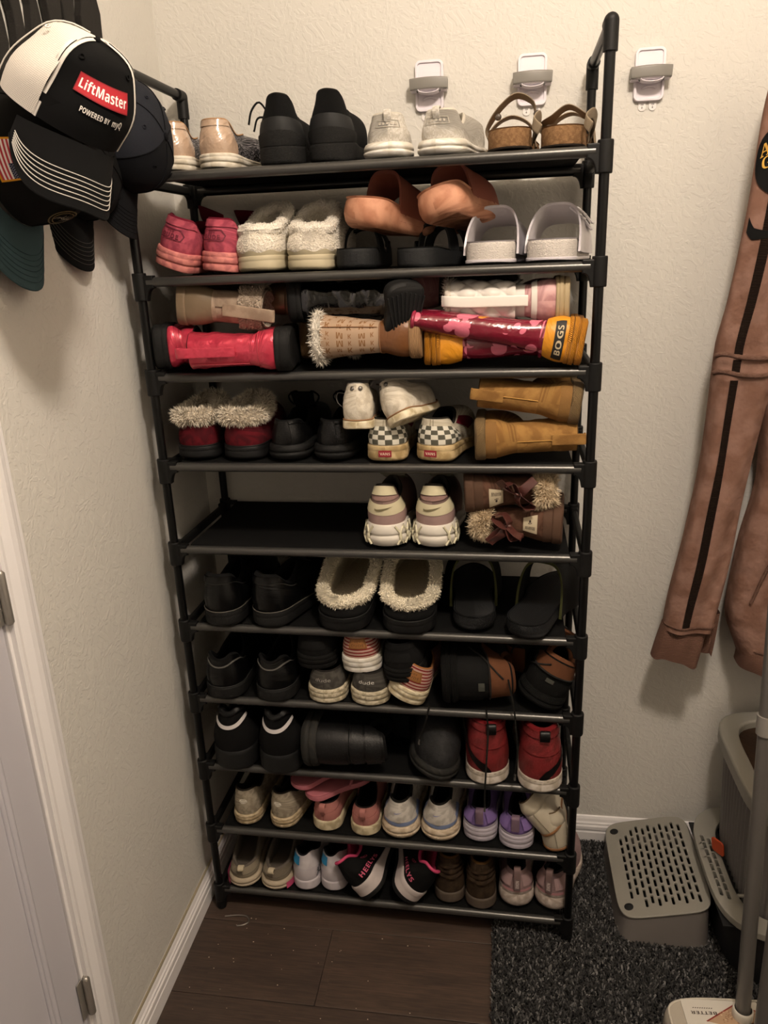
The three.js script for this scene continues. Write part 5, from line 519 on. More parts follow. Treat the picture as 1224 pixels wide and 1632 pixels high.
  pair({ L: 0.2, wh: 0.068, wb: 0.08, sole: [0.036, 0.03, 0.022], hh: 0.076, line: [[0, 0.078], [0.12, 0.076], [0.5, 0.06], [1, 0.08]], ow: [[0, 0.02], [0.5, 0.02], [1, 0.018]], tc: 0.52, mat: lav, soleMat: mid, prof: SP.two, linMat: M(0x1d1824, 0.9), c: 0.008, bul: 0.005, extra: (k, P, m) => { part('midsole_lip', pan(k, -1.0, 1.0, 0.0, (u) => 0.12 + 0.14 * Math.abs(2 * u - 1) ** 1.5, 0.0028, 34, 5, false), mid, P); part('pull_tab', ribbon([V(0, 0.05, 0.004), V(0, 0.068, 0.004), V(0, 0.082, 0.002), V(0, 0.08, -0.01)], V(1, 0, 0), 0.017, 0.0025, 14), lavT, P); for (const s of [-1, 1]) part('heel_pad', pan(k, s * 0.28, s * 1.0, 0.28, 0.9, 0.004, 12, 6, false), lav, P); laceTongue(k, P, { mat: lav, rise: 0.012, w: 0.036 }); } },
    ['left lavender sneaker with thick white sole on the ninth shelf', 'right lavender sneaker with thick white sole beside the white wedges'], 'lavender sneakers on the ninth shelf', 2, [[0.604, 0.27, 0.03], [0.68, 0.284, 0.06]]);
  const cream = M(0xb3aa97, 0.45, { bump: 'leather', bs: 0.0002 }), brn = M(0x7a5433, 0.6);
  const wedge = (label, m) => { const P = shoe({ name: 'wedge_shoe', L: 0.17, wh: 0.056, wb: 0.07, sole: [0.06, 0.034, 0.014], heelLift: 0, hh: 0.088, line: [[0, 0.09], [0.2, 0.085], [0.6, 0.05], [1, 0.04]], tc: 0.66, ow: [[0, 0.02], [0.5, 0.023], [1, 0.022]], mat: cream, soleMat: cream, prof: SP.plain, linMat: M(0x5a4a38, 0.9), c: 0.004, lip: 0.001, toeH: 0.03, extra: (k, Q) => { part('outsole', soleGeo({ ...k, top: (t) => k.bot(t) + 0.006 }, SP.plain, 0.002), brn, Q); part('seam', tube([V(0.0, 0.008, 0.002), V(0, 0.04, 0.002), V(0, 0.06, 0.001)], 0.0008, 8, 5), M(0x938a78, 0.7), Q); } }, label, 'white wedge shoes on the ninth shelf', m); return P; };
  setDown(wedge('left cream wedge shoe tipped over onto its mate by the right post', 1), shelf(2) + 0.03, 0.736, 0.29, -0.05, 0, 0.72, true); setDown(wedge('right cream wedge shoe half hidden behind the right front post', -1), shelf(2), 0.77, 0.284, 0.05, 0, 0.2, false);
}
// ---- tier 1
{
  const beige = M(0x8f8472, 0.9, { bump: 'knit', bs: 0.0006 }), pinkS = M(0xc04a74, 0.6), soleB = M(0xa89a85, 0.6), insG = M(0x5f574f, 0.95, { bump: 'weave', bs: 0.0005 }), tabM = M(0xb3a78f, 0.8);
  pair({ L: 0.22, wh: 0.064, wb: 0.078, sole: [0.024, 0.02, 0.018], hh: 0.05, line: [[0, 0.05], [0.2, 0.05], [0.6, 0.062], [1, 0.088]], ow: [[0, 0.026], [0.4, 0.031], [1, 0.026]], tc: 0.64, mat: beige, soleMat: soleB, prof: SP.chunky, linMat: insG, insMat: insG, c: 0.009, bul: 0.006, extra: (k, P, m) => { loop(P, tabM, 0.058, 0.002, 0.014, 0.008); part('side_panel', pan(k, -m * 1.9, -m * 0.9, 0.0, 0.4, 0.0014, 20, 5, false), pinkS, P); part('side_stripe', grid(30, 2, (u, v) => { const p = k.F(lerp(-m * 0.45, -m * 2.2, u) * m, 0.0094); return V(p.x, lerp(0.004, 0.021, v), p.z); }), pinkS, P); part('seam', [seamLine(k, -1.4, 1.4, (t) => 0.6 - 0.2 * Math.sin(t * PI), 0.0008)], M(0x71685a, 0.8), P); } },
    ['left beige slip-on with pink side at the left end of the lowest shelf', 'right beige slip-on with pink side beside the white and blue shoes'], 'beige and pink slip-ons on the lowest shelf', 1, [[0.06, 0.288, 0.12], [0.133, 0.287, -0.06]]);
  const wl = M(0xc3bdc0, 0.45, { bump: 'leather', bs: 0.0003 }), cyan = M(0x1a78a6, 0.6), wS = M(0xbdb6bb, 0.5);
  const jump = print(96, 96, (g) => { g.strokeStyle = '#2b3340'; g.lineWidth = 7; g.lineCap = 'round'; g.beginPath(); g.moveTo(40, 58); g.lineTo(22, 84); g.moveTo(40, 58); g.lineTo(74, 76); g.moveTo(40, 58); g.lineTo(48, 36); g.lineTo(62, 14); g.moveTo(48, 38); g.lineTo(30, 44); g.stroke(); g.fillStyle = '#2b3340'; g.beginPath(); g.arc(42, 27, 5, 0, 7); g.fill(); });
  pair({ L: 0.2, wh: 0.058, wb: 0.07, sole: [0.028, 0.022, 0.018], hh: 0.094, line: [[0, 0.092], [0.12, 0.1], [0.3, 0.09], [0.6, 0.075], [1, 0.1]], ow: [[0, 0.022], [0.5, 0.023], [1, 0.02]], tc: 0.5, mat: wl, soleMat: wS, prof: SP.plain, linMat: M(0x14141a, 0.9), c: 0.006, wrinkle: 0.0008, extra: (k, P, m) => { part('heel_tab', pan(k, -0.6, -0.12, 0.58, 0.97, 0.0026, 8, 5, false), cyan, P, 'blue heel tab'); part('heel_counter', pan(k, -0.8, 0.8, 0.0, (u) => 0.36 + 0.1 * Math.sin(u * PI), 0.002, 20, 5, false), wS, P); part('logo', pan(k, 0.5, 0.95, 0.02, 0.4, 0.0035), jump, P); } },
    ['left white leather sneaker with blue heel tab on the lowest shelf', 'right white leather sneaker with blue heel tab beside the black roller shoes'], 'white and blue sneakers on the lowest shelf', 1, [[0.202, 0.28, -0.12], [0.266, 0.29, -0.2]]);
  const kb = M(0x0b0b0c, 0.85, { bump: 'knit', bs: 0.0004 }), hot = M(0xb83a62, 0.7), hS = M(0xb3a9a6, 0.55), oS = M(0x141414, 0.7);
  const hl = print(256, 96, (g) => text(g, 'HEELYS', 128, 50, 62, '#c05470', { sx: 0.95 })), hr = print(96, 64, (g) => { g.strokeStyle = '#c05470'; g.lineWidth = 6; g.beginPath(); g.ellipse(48, 32, 36, 24, 0, 0, 7); g.moveTo(38, 14); g.lineTo(38, 50); g.moveTo(58, 14); g.lineTo(58, 50); g.moveTo(38, 32); g.lineTo(58, 32); g.stroke(); });
  const hp = { name: 'roller_shoe', L: 0.2, wh: 0.066, wb: 0.078, sole: [0.04, 0.026, 0.02], hh: 0.105, line: [[0, 0.108], [0.12, 0.104], [0.35, 0.082], [0.6, 0.078], [1, 0.1]], ow: [[0, 0.02], [0.5, 0.021], [1, 0.018]], tc: 0.52, mat: kb, soleMat: hS, prof: SP.cup, linMat: hot, c: 0.006, bul: 0.005, extra: (k, P, m) => { part('outsole', soleGeo({ ...k, top: (t) => k.bot(t) + 0.012 }, SP.plain, 0.0045), oS, P); part('collar_piping', rim(k, 0.0035, 0.001), hot, P); const s = m > 0 ? 1 : -1; const r0 = s < 0 ? -1.5 : 0.15, r1 = s < 0 ? -0.15 : 1.5; part('side_print', pan(k, r0, r1, 0.05, 0.38, 0.0016, 24, 6), hl, P); part('logo', pan(k, s < 0 ? -1.35 : 0.95, s < 0 ? -0.95 : 1.35, 0.5, 0.72, 0.0016), hr, P); } };
  setDown(shoe(hp, 'left black and pink roller shoe tipped outward, white sole towards its mate', 'black and pink roller shoes on the lowest shelf', 1), shelf(1) - 0.0, 0.352, 0.31, -0.2, 0.02, 0.72, true); setDown(shoe(hp, 'right black and pink roller shoe tipped the other way, lettered side up', 'black and pink roller shoes on the lowest shelf', -1), shelf(1) - 0.0, 0.456, 0.308, 0.1, 0.02, -0.68, true);
  const br = M(0x3b2716, 0.8, { bump: 'grain', bs: 0.0004, map: mottle(0x3c2e20, 0x2c2118, 0.06, 5) }), clear = M(0x52483f, 0.4);
  pair({ name: 'ankle_boot', L: 0.2, wh: 0.064, wb: 0.074, sole: [0.03, 0.024, 0.02], hh: 0.112, line: [[0, 0.118], [0.2, 0.115], [0.6, 0.105], [1, 0.115]], ow: [[0, 0.022], [0.5, 0.024], [1, 0.02]], tc: 0.48, mat: br, soleMat: clear, prof: SP.plain, linMat: M(0x4a3216, 0.9), c: 0.008, wrinkle: 0.0016, extra: (k, P) => { part('heel_counter', pan(k, -0.9, 0.9, 0.0, 0.3, 0.0016, 24, 4, false), br, P); part('slouch_fold', [0, 1, 2].map((i) => pan(k, -1.0, 1.0, (u) => 0.44 + i * 0.14 + 0.02 * Math.sin(u * 9 + i), (u) => 0.53 + i * 0.14 + 0.02 * Math.sin(u * 9 + i), 0.004, 24, 3, false)), br, P); part('lace', tube([V(-0.02, 0.118, -0.05), V(0.0, 0.128, -0.04), V(0.03, 0.126, -0.05), V(0.045, 0.115, -0.06)], 0.0016, 16, 6), M(0x6b5030, 0.8), P); } },
    ['left dark brown slouchy ankle boot on the lowest shelf', 'right dark brown slouchy ankle boot beside the pale pink sneakers'], 'brown ankle boots on the lowest shelf', 1, [[0.54, 0.286, 0.02], [0.607, 0.286, 0.0]]);
  const pale = M(0xa58a8a, 0.8, { bump: 'knit', bs: 0.0005 }), milky = M(0xb4a8a0, 0.5, { map: mottle(0xbdb1a9, 0x9a8d82, 0.06, 5) }), mauT = M(0x75605e, 0.8), blush = M(0xb9868a, 0.6);
  const nt = solidPrint(48, 128, (g) => { g.fillStyle = '#6f5c5b'; g.fillRect(0, 0, 48, 128); text(g, 'NIKE', 24, 64, 40, '#cbbdb8', { rot: PI / 2 }); });
  pair({ L: 0.21, wh: 0.07, wb: 0.08, sole: [0.042, 0.034, 0.024], hh: 0.098, line: [[0, 0.098], [0.15, 0.096], [0.5, 0.078], [1, 0.1]], ow: [[0, 0.02], [0.5, 0.021], [1, 0.018]], tc: 0.5, mat: pale, soleMat: milky, prof: SP.round, linMat: M(0x171214, 0.9), c: 0.007, bul: 0.005, extra: (k, P) => { part('heel_cup', pan(k, -1.0, 1.0, 0.0, (u) => 0.1 + 0.18 * Math.abs(2 * u - 1), 0.003, 24, 5, false), milky, P); part('heel_dash', pan(k, -0.5, 0.5, 0.12, 0.22, 0.0036, 14, 3, false), blush, P); const t = part('pull_tab', ribbon([V(0, 0.055, 0.006), V(0, 0.085, 0.006), V(0, 0.112, 0.004), V(0, 0.114, -0.003), V(0, 0.1, -0.006)], V(1, 0, 0), 0.0145, 0.0026, 18), mauT, P); face(t, 'tab_print', nt, 0.012, 0.03, 0, 0.074, 0.0085); for (const s of [-1, 1]) part('heel_overlay', pan(k, s * 0.22, s * 0.95, 0.3, 0.8, 0.0022, 12, 6, false), M(0x9b8080, 0.75), P); } },
    ['left pale pink running sneaker with a mauve heel tab on the lowest shelf', 'right pale pink running sneaker with a mauve heel tab by the right post'], 'pale pink sneakers on the lowest shelf', 1, [[0.683, 0.274, 0.02], [0.755, 0.272, -0.3]]);
}
// ---- small settling shifts so that neighbouring shoes rest beside, not inside, each other [x, y, z, turn]
const SETTLE = {shoe_003:[0,0,0,0.15],sandal:[0,0,0,0.07],sandal_001:[0,0,0,-0.08],shoe_007:[0,0,-0.006,0],sandal_002:[-0.003,0,0,0],sandal_003:[0,-0.003,0,0],sandal_004:[-0.003,0,0.006,0],sandal_005:[0,0,0,-0.07],boot:[-0.01,0,0,0.15],boot_001:[0,0,0,0.15],boot_002:[0,0.006,0,0],boot_003:[-0.007,0,0,0],boot_004:[0,0.006,-0.015,0],boot_007:[0.007,-0.003,0,0],boot_011:[0,-0.006,0,0],slipper_002:[-0.007,0,0,0],shoe_008:[0,0,0,0.22],shoe_009:[-0.003,0,0,-0.07],shoe_011:[0,0,0,0.15],boot_012:[-0.003,0,0,0],boot_013:[-0.007,0,0,0],shoe_012:[-0.007,0,0,0],boot_015:[0,0,0,-0.07],clog:[-0.003,0,0,0.15],clog_001:[0.01,0,0,0],shoe_017:[0,0,0,0.22],shoe_019:[-0.003,0,0,0],shoe_020:[0,0.006,0,0],shoe_021:[0,0.003,0,0],shoe_022:[0,0.003,0,0.07],shoe_023:[0,0,0,0.07],hiking_shoe:[0,0,-0.015,0],hiking_shoe_001:[0,0,-0.006,-0.15],shoe_025:[-0.006,0,0,0],shoe_027:[0,-0.003,0,0],high_top_sneaker:[0,0,-0.006,0],flip_flop_001:[0,0,0,-0.15],shoe_030:[0,0,0,0.07],shoe_031:[-0.003,-0.003,0,-0.07],shoe_032:[-0.007,0,0,0],shoe_033:[0.003,0,0,0],shoe_034:[0,0,0,-0.07],shoe_035:[0,0,0,-0.15],shoe_039:[0,0,-0.015,0.07],roller_shoe:[0.003,0,0,0.15],roller_shoe_001:[0,0,0,-0.07],ankle_boot:[0,0,-0.009,0.07],shoe_040:[0.003,0,0,0]};
for (const o of scene.children) { const s = SETTLE[o.name]; if (s) { o.position.x += s[0]; o.position.y += s[1]; o.position.z += s[2]; o.quaternion.premultiply(new THREE.Quaternion().setFromAxisAngle(V(0, 1, 0), s[3])); } }
// ---------------------------------------------------------------- adhesive wall holders
{
  const white = M(0xe4dde4, 0.4), greyP = M(0x77746e, 0.45), dark = M(0x3a3836, 0.6);
  const tabP = solidPrint(48, 64, (g) => { g.fillStyle = '#e4dfdc'; g.fillRect(0, 0, 48, 64); text(g, '3M', 24, 20, 20, '#2b2b2b'); g.fillStyle = '#555'; g.fillRect(22, 32, 4, 20); g.beginPath(); g.moveTo(15, 46); g.lineTo(24, 58); g.lineTo(33, 46); g.fill(); }, 0.6);
  const holder = (x, y, label) => {
    const P = thing('wall_holder', label, 'wall holder'); P.position.set(x, y, 0.0006);
    const base = plate(roundRect(0.052, 0.086, 0.009), 0.006, 0.0012); part('base_plate', base, white, P);
    const rimS = roundRect(0.052, 0.086, 0.009); rimS.holes.push(roundRect(0.046, 0.08, 0.0065, THREE.Path)); part('raised_rim', plate(rimS, 0.005, 0.0008).translate(0, 0, 0.004), white, P);
    const seg = []; for (let i = 0; i <= 12; i++) { const u = i / 12 * 2 - 1; seg.push(V(u * 0.0355, 0.001 * (1 - u * u), 0.027 + 0.005 * (1 - u * u))); }
    part('grip_bar', [ribbon(seg, V(0, 1, 0), 0.02, 0.005, 24), rbox(0.006, 0.019, 0.022, 0.002, -0.033, 0.001, 0.017), rbox(0.006, 0.019, 0.022, 0.002, 0.033, 0.001, 0.017)], greyP, P);
    const lip = []; for (let i = 0; i <= 12; i++) { const a = PI * i / 12; lip.push(V(-0.02 * Math.cos(a), -0.0105 - 0.006 * Math.sin(a), 0.026)); } part('lower_cradle', [ribbon(lip, V(0, 0, 1), 0.024, 0.0026, 20), rbox(0.07, 0.0025, 0.022, 0.001, 0, -0.0103, 0.015)], white, P);
    const arc = []; for (let i = 0; i <= 10; i++) { const a = PI * (0.12 + 0.76 * i / 10); arc.push(V(-0.013 * Math.cos(a), -0.026 + 0.006 * Math.sin(a), 0.0078)); } part('moulded_ridge', tube(arc, 0.0022, 16, 8), white, P);
    for (const s of [-1, 1]) part('screw_hole', new THREE.CylinderGeometry(0.0022, 0.0022, 0.001, 12).rotateX(PI / 2).translate(s * 0.021, -0.0125, 0.0275), dark, P);
    for (const s of [-1, 1]) { const t = part('adhesive_tab', plate(roundRect(0.013, 0.02, 0.0062), 0.0012, 0.0003).translate(s * 0.0095, -0.0495, 0), M(0xe4dfdc, 0.6), P); face(t, 'tab_print', tabP, 0.0095, 0.0125, s * 0.0095, -0.051, 0.0014); }
    return P; };
  holder(0.542, 1.751, 'white and grey wall holder above the pale knit sneakers'); holder(0.736, 1.749, 'white and grey wall holder above the cork sandals'); holder(0.949, 1.744, 'white and grey wall holder to the right of the rack');
}
// ---------------------------------------------------------------- caps on the left wall
function capCore(o) {
  const hw = o.hw ?? 0.078, hd = o.hd ?? 0.092, h = o.h ?? 0.118, dent = o.dent ?? 0;
  const C = (a, f) => { const ph = f * PI / 2, r = Math.cos(ph) ** 0.62, y = h * Math.sin(ph) ** 0.92; const n = 1 + dent * (n3(a * 1.5, f * 5, 2) * 0.6); return V(Math.sin(a) * hw * r * n, y * (1 + dent * 0.3 * n3(a, f * 2, 5)) + 0.006 * Math.cos(a) * (1 - f), Math.cos(a) * hd * r * n + 0.006 * Math.sin(ph)); };
  const bd = o.drop ?? 0, bs = o.bill ?? 0.076, dr = o.curve ?? 5.5, ang = 1.12; const Bl = (u, v) => { const a = u * ang, e = C(a, 0.0); const ext = bs * (1 - Math.abs(u) ** 2.6) ** 0.6; const x = e.x * (1 + 0.08 * v * (1 - Math.abs(u) ** 3)), z = e.z + v * ext * Math.cos(bd); return V(x, e.y - 0.002 - v * ext * Math.sin(bd) - dr * x * x * (0.35 + 0.65 * v) - 0.004 * v, z); };
  return { C, Bl, ang };
}
function cap(o, label, group) {
  const k = capCore(o), P = thing('baseball_cap', label, 'cap', group); const fa = o.fa ?? 1.0;
  part('front_panel', grid(30, 14, (u, v) => k.C(lerp(-fa, fa, u), v * 0.995)), o.front, P);
  part('back_panel', grid(60, 16, (u, v) => { const a = lerp(fa, 2 * PI - fa, u); const lo = Math.abs(a - PI) < 0.42 && o.gap !== false ? 0.28 * Math.cos((a - PI) / 0.42 * PI / 2) : 0; return k.C(a, lerp(lo, 0.995, v)); }), o.back, P);
  part('sweatband', grid(60, 3, (u, v) => { const p = k.C(u * 2 * PI, 0.0 + 0.16 * v); p.x *= 0.975; p.z *= 0.975; return p; }, { closed: true }), o.band ?? M(0x111111, 0.9), P);
  part('button', new THREE.SphereGeometry(0.007, 14, 8).scale(1, 0.5, 1).translate(0, k.C(0, 1).y + 0.001, k.C(0, 1).z), o.top ?? o.front, P);
  const seams = []; for (const a of o.seams ?? [0, 1.0, -1.0, 2.1, -2.1, PI]) { const pts = []; for (let i = 0; i <= 12; i++) { const p = k.C(a, lerp(a === PI ? 0.3 : 0.02, 0.98, i / 12)); p.x *= 1.006; p.z *= 1.006; p.y += 0.0006; pts.push(p); } seams.push(tube(pts, 0.0009, 14, 5)); } part('seam', seams, o.seam ?? o.front, P);
  const th = 0.0028, bg = join([grid(40, 10, (u, v) => k.Bl(u * 2 - 1, v)), grid(40, 10, (u, v) => k.Bl(u * 2 - 1, v).add(V(0, -th, 0)))]); const b = part('bill', bg, o.billMat ?? o.front, P); const ed = []; for (let i = 0; i <= 40; i++) ed.push(k.Bl(i / 20 - 1, 1).add(V(0, -th / 2, 0))); part('bill_edge', tube(ed, th * 0.62, 50, 6), o.billMat ?? o.front, b);
  const st = []; for (let j = 0; j < (o.rows ?? 6); j++) { const pts = []; const v = 0.88 - j * (o.rowGap ?? 0.085); for (let i = 0; i <= 30; i++) { const u = (i / 15 - 1) * 0.97; pts.push(k.Bl(u, v).add(V(0, 0.0006, 0))); } st.push(tube(pts, o.stR ?? 0.0007, 40, 5)); } part('stitching', st, o.stitch ?? o.front, b);
  for (const a of [0.6, -0.6, 1.6, -1.6, 2.5, -2.5]) { const p = k.C(a, 0.62), q = k.C(a, 0.63), n = V(p.x, p.y * 0.6, p.z).normalize(); const t = new THREE.TorusGeometry(0.0028, 0.001, 6, 14); t.lookAt(n); t.translate(p.x + n.x * 0.001, p.y + n.y * 0.001, p.z + n.z * 0.001); part('eyelet', t, Math.abs(a) > 1 ? (o.eye ?? o.back) : o.front, P); }
  if (o.extra) o.extra(k, P);
  return P;
}
const capPatch = (k, a0, a1, f0, f1, off, nu = 20, nv = 8) => grid(nu, nv, (u, v) => { const p = k.C(lerp(a0, a1, u), lerp(f0, f1, v)); const n = V(p.x, p.y * 0.35, p.z).normalize(); return p.addScaledVector(n, off); }, { unit: true });
{
  const blackTwill = M(0x15130f, 0.92, { bump: 'weave', bs: 0.0004 }), deep = M(0x0d0d0e, 0.92, { bump: 'weave', bs: 0.0004 });
  const meshTex = (bg, hole) => { const t = canvasTex(128, 128, (g) => { g.fillStyle = bg; g.fillRect(0, 0, 128, 128); g.fillStyle = hole; for (let i = 0; i < 8; i++) for (let j = 0; j < 8; j++) { g.beginPath(); g.arc(8 + i * 16 + (j % 2 ? 8 : 0), 8 + j * 16, 3.6, 0, 7); g.fill(); } }); t.wrapS = t.wrapT = THREE.RepeatWrapping; t.repeat.set(1 / 0.018, 1 / 0.018); return t; };
  const wMesh = M(0xffffff, 0.85, { map: meshTex('#d6d0c6', '#8d867b') }), nMesh = M(0xffffff, 0.85, { map: meshTex('#191b22', '#2f3138') }), whiteT = M(0xd9d3ca, 0.85), blackThread = M(0x1c1c1c, 0.8);
  const toWall = (P, x, y, z, tilt = 0, spin = 0) => { // crown pointing out of the wall, bill hanging down
    const up = V(1, 0, 0), fr = V(0, -1, 0), rt = V().crossVectors(up, fr); const m = new THREE.Matrix4().makeBasis(rt, up, fr); P.quaternion.setFromRotationMatrix(m); P.quaternion.premultiply(new THREE.Quaternion().setFromAxisAngle(V(1, 0, 0), spin)).premultiply(new THREE.Quaternion().setFromAxisAngle(V(0, 0, 1), tilt)); P.position.set(x, y, z); P.updateMatrixWorld(true); };
  // flag cap
  const flag = solidPrint(192, 128, (g) => { g.fillStyle = '#c8891c'; g.fillRect(0, 0, 192, 128); const x0 = 9, y0 = 9, w = 174, h = 110; for (let i = 0; i < 13; i++) { g.fillStyle = i % 2 ? '#e2d8d0' : '#a8323a'; g.fillRect(x0, y0 + i * h / 13, w, h / 13 + 0.5); } g.fillStyle = '#22283c'; g.fillRect(x0 + w * 0.6, y0, w * 0.4, h * 7 / 13); g.fillStyle = '#d9d4d0'; for (let r = 0; r < 9; r++) for (let c = 0; c < 6; c++) { g.beginPath(); g.arc(x0 + w * 0.6 + 7 + c * 11 + (r % 2 ? 5 : 0), y0 + 5 + r * 6.2, 1.6, 0, 7); g.fill(); } }, 0.8);
  const emblem = print(160, 128, (g) => { g.strokeStyle = '#5d4f28'; g.lineWidth = 6; g.beginPath(); g.ellipse(80, 64, 66, 50, 0, 0, 7); g.stroke(); g.strokeStyle = '#7d7462'; g.lineWidth = 4; for (let i = 0; i < 7; i++) { g.beginPath(); g.moveTo(40 + i * 12, 84 - (i % 3) * 8); g.bezierCurveTo(50 + i * 12, 40, 62 + i * 10, 90, 70 + i * 9, 44 + (i % 2) * 14); g.stroke(); } g.strokeStyle = '#6e5a2a'; g.beginPath(); g.ellipse(80, 64, 52, 38, 0, 0, 7); g.stroke(); });
  const c1 = cap({ h: 0.105, hw: 0.084, hd: 0.098, front: blackTwill, back: blackTwill, billMat: M(0x40555a, 0.85, { bump: 'weave', bs: 0.0004 }), rows: 6, stR: 0.0005, stitch: M(0x3a4e53, 0.85), gap: true, curve: 4.5, bill: 0.085, extra: (k, P) => { part('flag_patch', capPatch(k, -1.5, -0.96, 0.1, 0.34, 0.0018), flag, P); part('emblem', capPatch(k, -0.3, 0.32, 0.16, 0.5, 0.0014), emblem, P); } }, 'black cap with teal bill and striped flag patch, lowest of the hanging caps', 'caps on the wall rack');
  toWall(c1, 0.026, 1.598, 0.6, 0.05, -0.12);
  const c2 = cap({ h: 0.075, hw: 0.08, hd: 0.094, front: M(0x11131a, 0.9, { bump: 'weave', bs: 0.0004 }), back: nMesh, stitch: M(0x14161d, 0.9), billMat: M(0x16171b, 0.9, { bump: 'weave', bs: 0.0004 }), stR: 0.0004, curve: 9 }, 'navy trucker cap with mesh back hanging nearest the shoe rack', 'caps on the wall rack');
  toWall(c2, 0.068, 1.647, 0.342, 0.0, -0.1); c2.scale.setScalar(0.94);
  const c3 = cap({ h: 0.06, hw: 0.078, hd: 0.09, front: deep, back: deep, stitch: M(0x3d3b38, 0.8), stR: 0.0005, rows: 6, curve: 7 }, 'black cap with grey-stitched bill hanging between the flag cap and the navy cap', 'caps on the wall rack');
  toWall(c3, 0.022, 1.605, 0.435, 0.0, 0.0);
  // white-backed trucker cap on top of them
  const logo = solidPrint(512, 144, (g) => { g.fillStyle = '#a81824'; g.fillRect(0, 0, 512, 144); g.strokeStyle = '#7d0f1a'; g.lineWidth = 6; g.strokeRect(4, 4, 504, 136); text(g, 'LiftMaster', 256, 76, 96, '#eee9e4', { sx: 0.98 }); }, 0.75);
  const sub = print(512, 64, (g) => { text(g, 'POWERED BY', 180, 34, 44, '#d6d0c8', { sx: 1.1 }); text(g, 'myQ', 420, 32, 56, '#d6d0c8'); }, 0.75);
  const c4 = cap({ h: 0.108, hw: 0.076, hd: 0.082, fa: 0.86, drop: 0.75, dent: 0.13, front: deep, back: wMesh, seam: whiteT, billMat: deep, stitch: M(0xb9b4ac, 0.8), stR: 0.0007, rows: 6, rowGap: 0.075, curve: 7, seams: [0.95, -0.95, 2.1, -2.1], eye: whiteT, bill: 0.078, extra: (k, P) => { part('logo_patch', capPatch(k, -0.5, 0.52, 0.3, 0.47, 0.0022), logo, P); part('lettering', capPatch(k, -0.36, 0.5, 0.17, 0.25, 0.0016), sub, P); for (const s of [-1, 1]) { const pts = []; for (let i = 0; i <= 12; i++) { const p = k.C(s * 0.89, lerp(0, 0.96, i / 12)); pts.push(p.multiplyScalar(1.008)); } part('white_piping', ribbon(pts, V(Math.cos(s * 0.95), 0, -Math.sin(s * 0.95)), 0.011, 0.0016, 18), whiteT, P); part('piping_thread', tube(pts.map((p) => p.clone().multiplyScalar(1.012)), 0.0006, 16, 5), blackThread, P); } } }, 'black and white trucker cap with a red lettered logo, hanging over the other caps', 'caps on the wall rack');
  c4.rotation.order = 'YXZ'; c4.rotation.set(0.6, 0.8, -0.36); c4.position.set(0.145, 1.621, 0.674); c4.scale.setScalar(0.94);
  // dark carved wall rack the caps hang from
  const wood = M(0x2a2622, 0.75, { bump: 'grain', bs: 0.0006 });
  const rackT = thing('hat_rack', 'dark brown wall rack of wavy vertical strips behind the caps', 'hat rack'); rackT.position.set(0, 1.716, 0.41);
  [0.155, 0.105, 0.055, 0.0, -0.05, -0.1, -0.135].forEach((z, i) => { const R = rng(40 + i), s = new THREE.Shape(), n = 14, w = i === 6 ? 0.012 : 0.0145, ph = R() * 6, wob = (j) => 0.006 * Math.sin(j * 0.9 + ph) + 0.004 * (R() - 0.5); const Lp = [], Rp = []; for (let j = 0; j <= n; j++) { const y = -0.02 + 0.3 * j / n; Lp.push([-w + wob(j), y]); Rp.push([w + wob(j + 2), y]); } s.moveTo(...Lp[0]); Lp.slice(1).forEach((p) => s.lineTo(...p)); Rp.reverse().forEach((p) => s.lineTo(...p)); const g = plate(s, 0.012, 0.0015); g.rotateY(PI / 2); g.translate(0.001 + (i % 2) * 0.003, 0, z); part('strip', g, wood, rackT); });
  for (const z of [0.15, 0.02, -0.14]) part('peg', tube([V(0.01, -0.01, z), V(0.03, -0.02, z), V(0.045, -0.01, z), V(0.05, 0.008, z)], 0.004, 16, 8), M(0x141210, 0.5), rackT);
  part('cross_rail', [rbox(0.01, 0.03, 0.35, 0.003, 0.006, 0.0, 0.01), rbox(0.01, 0.03, 0.35, 0.003, 0.006, 0.26, 0.01)], wood, rackT);
}
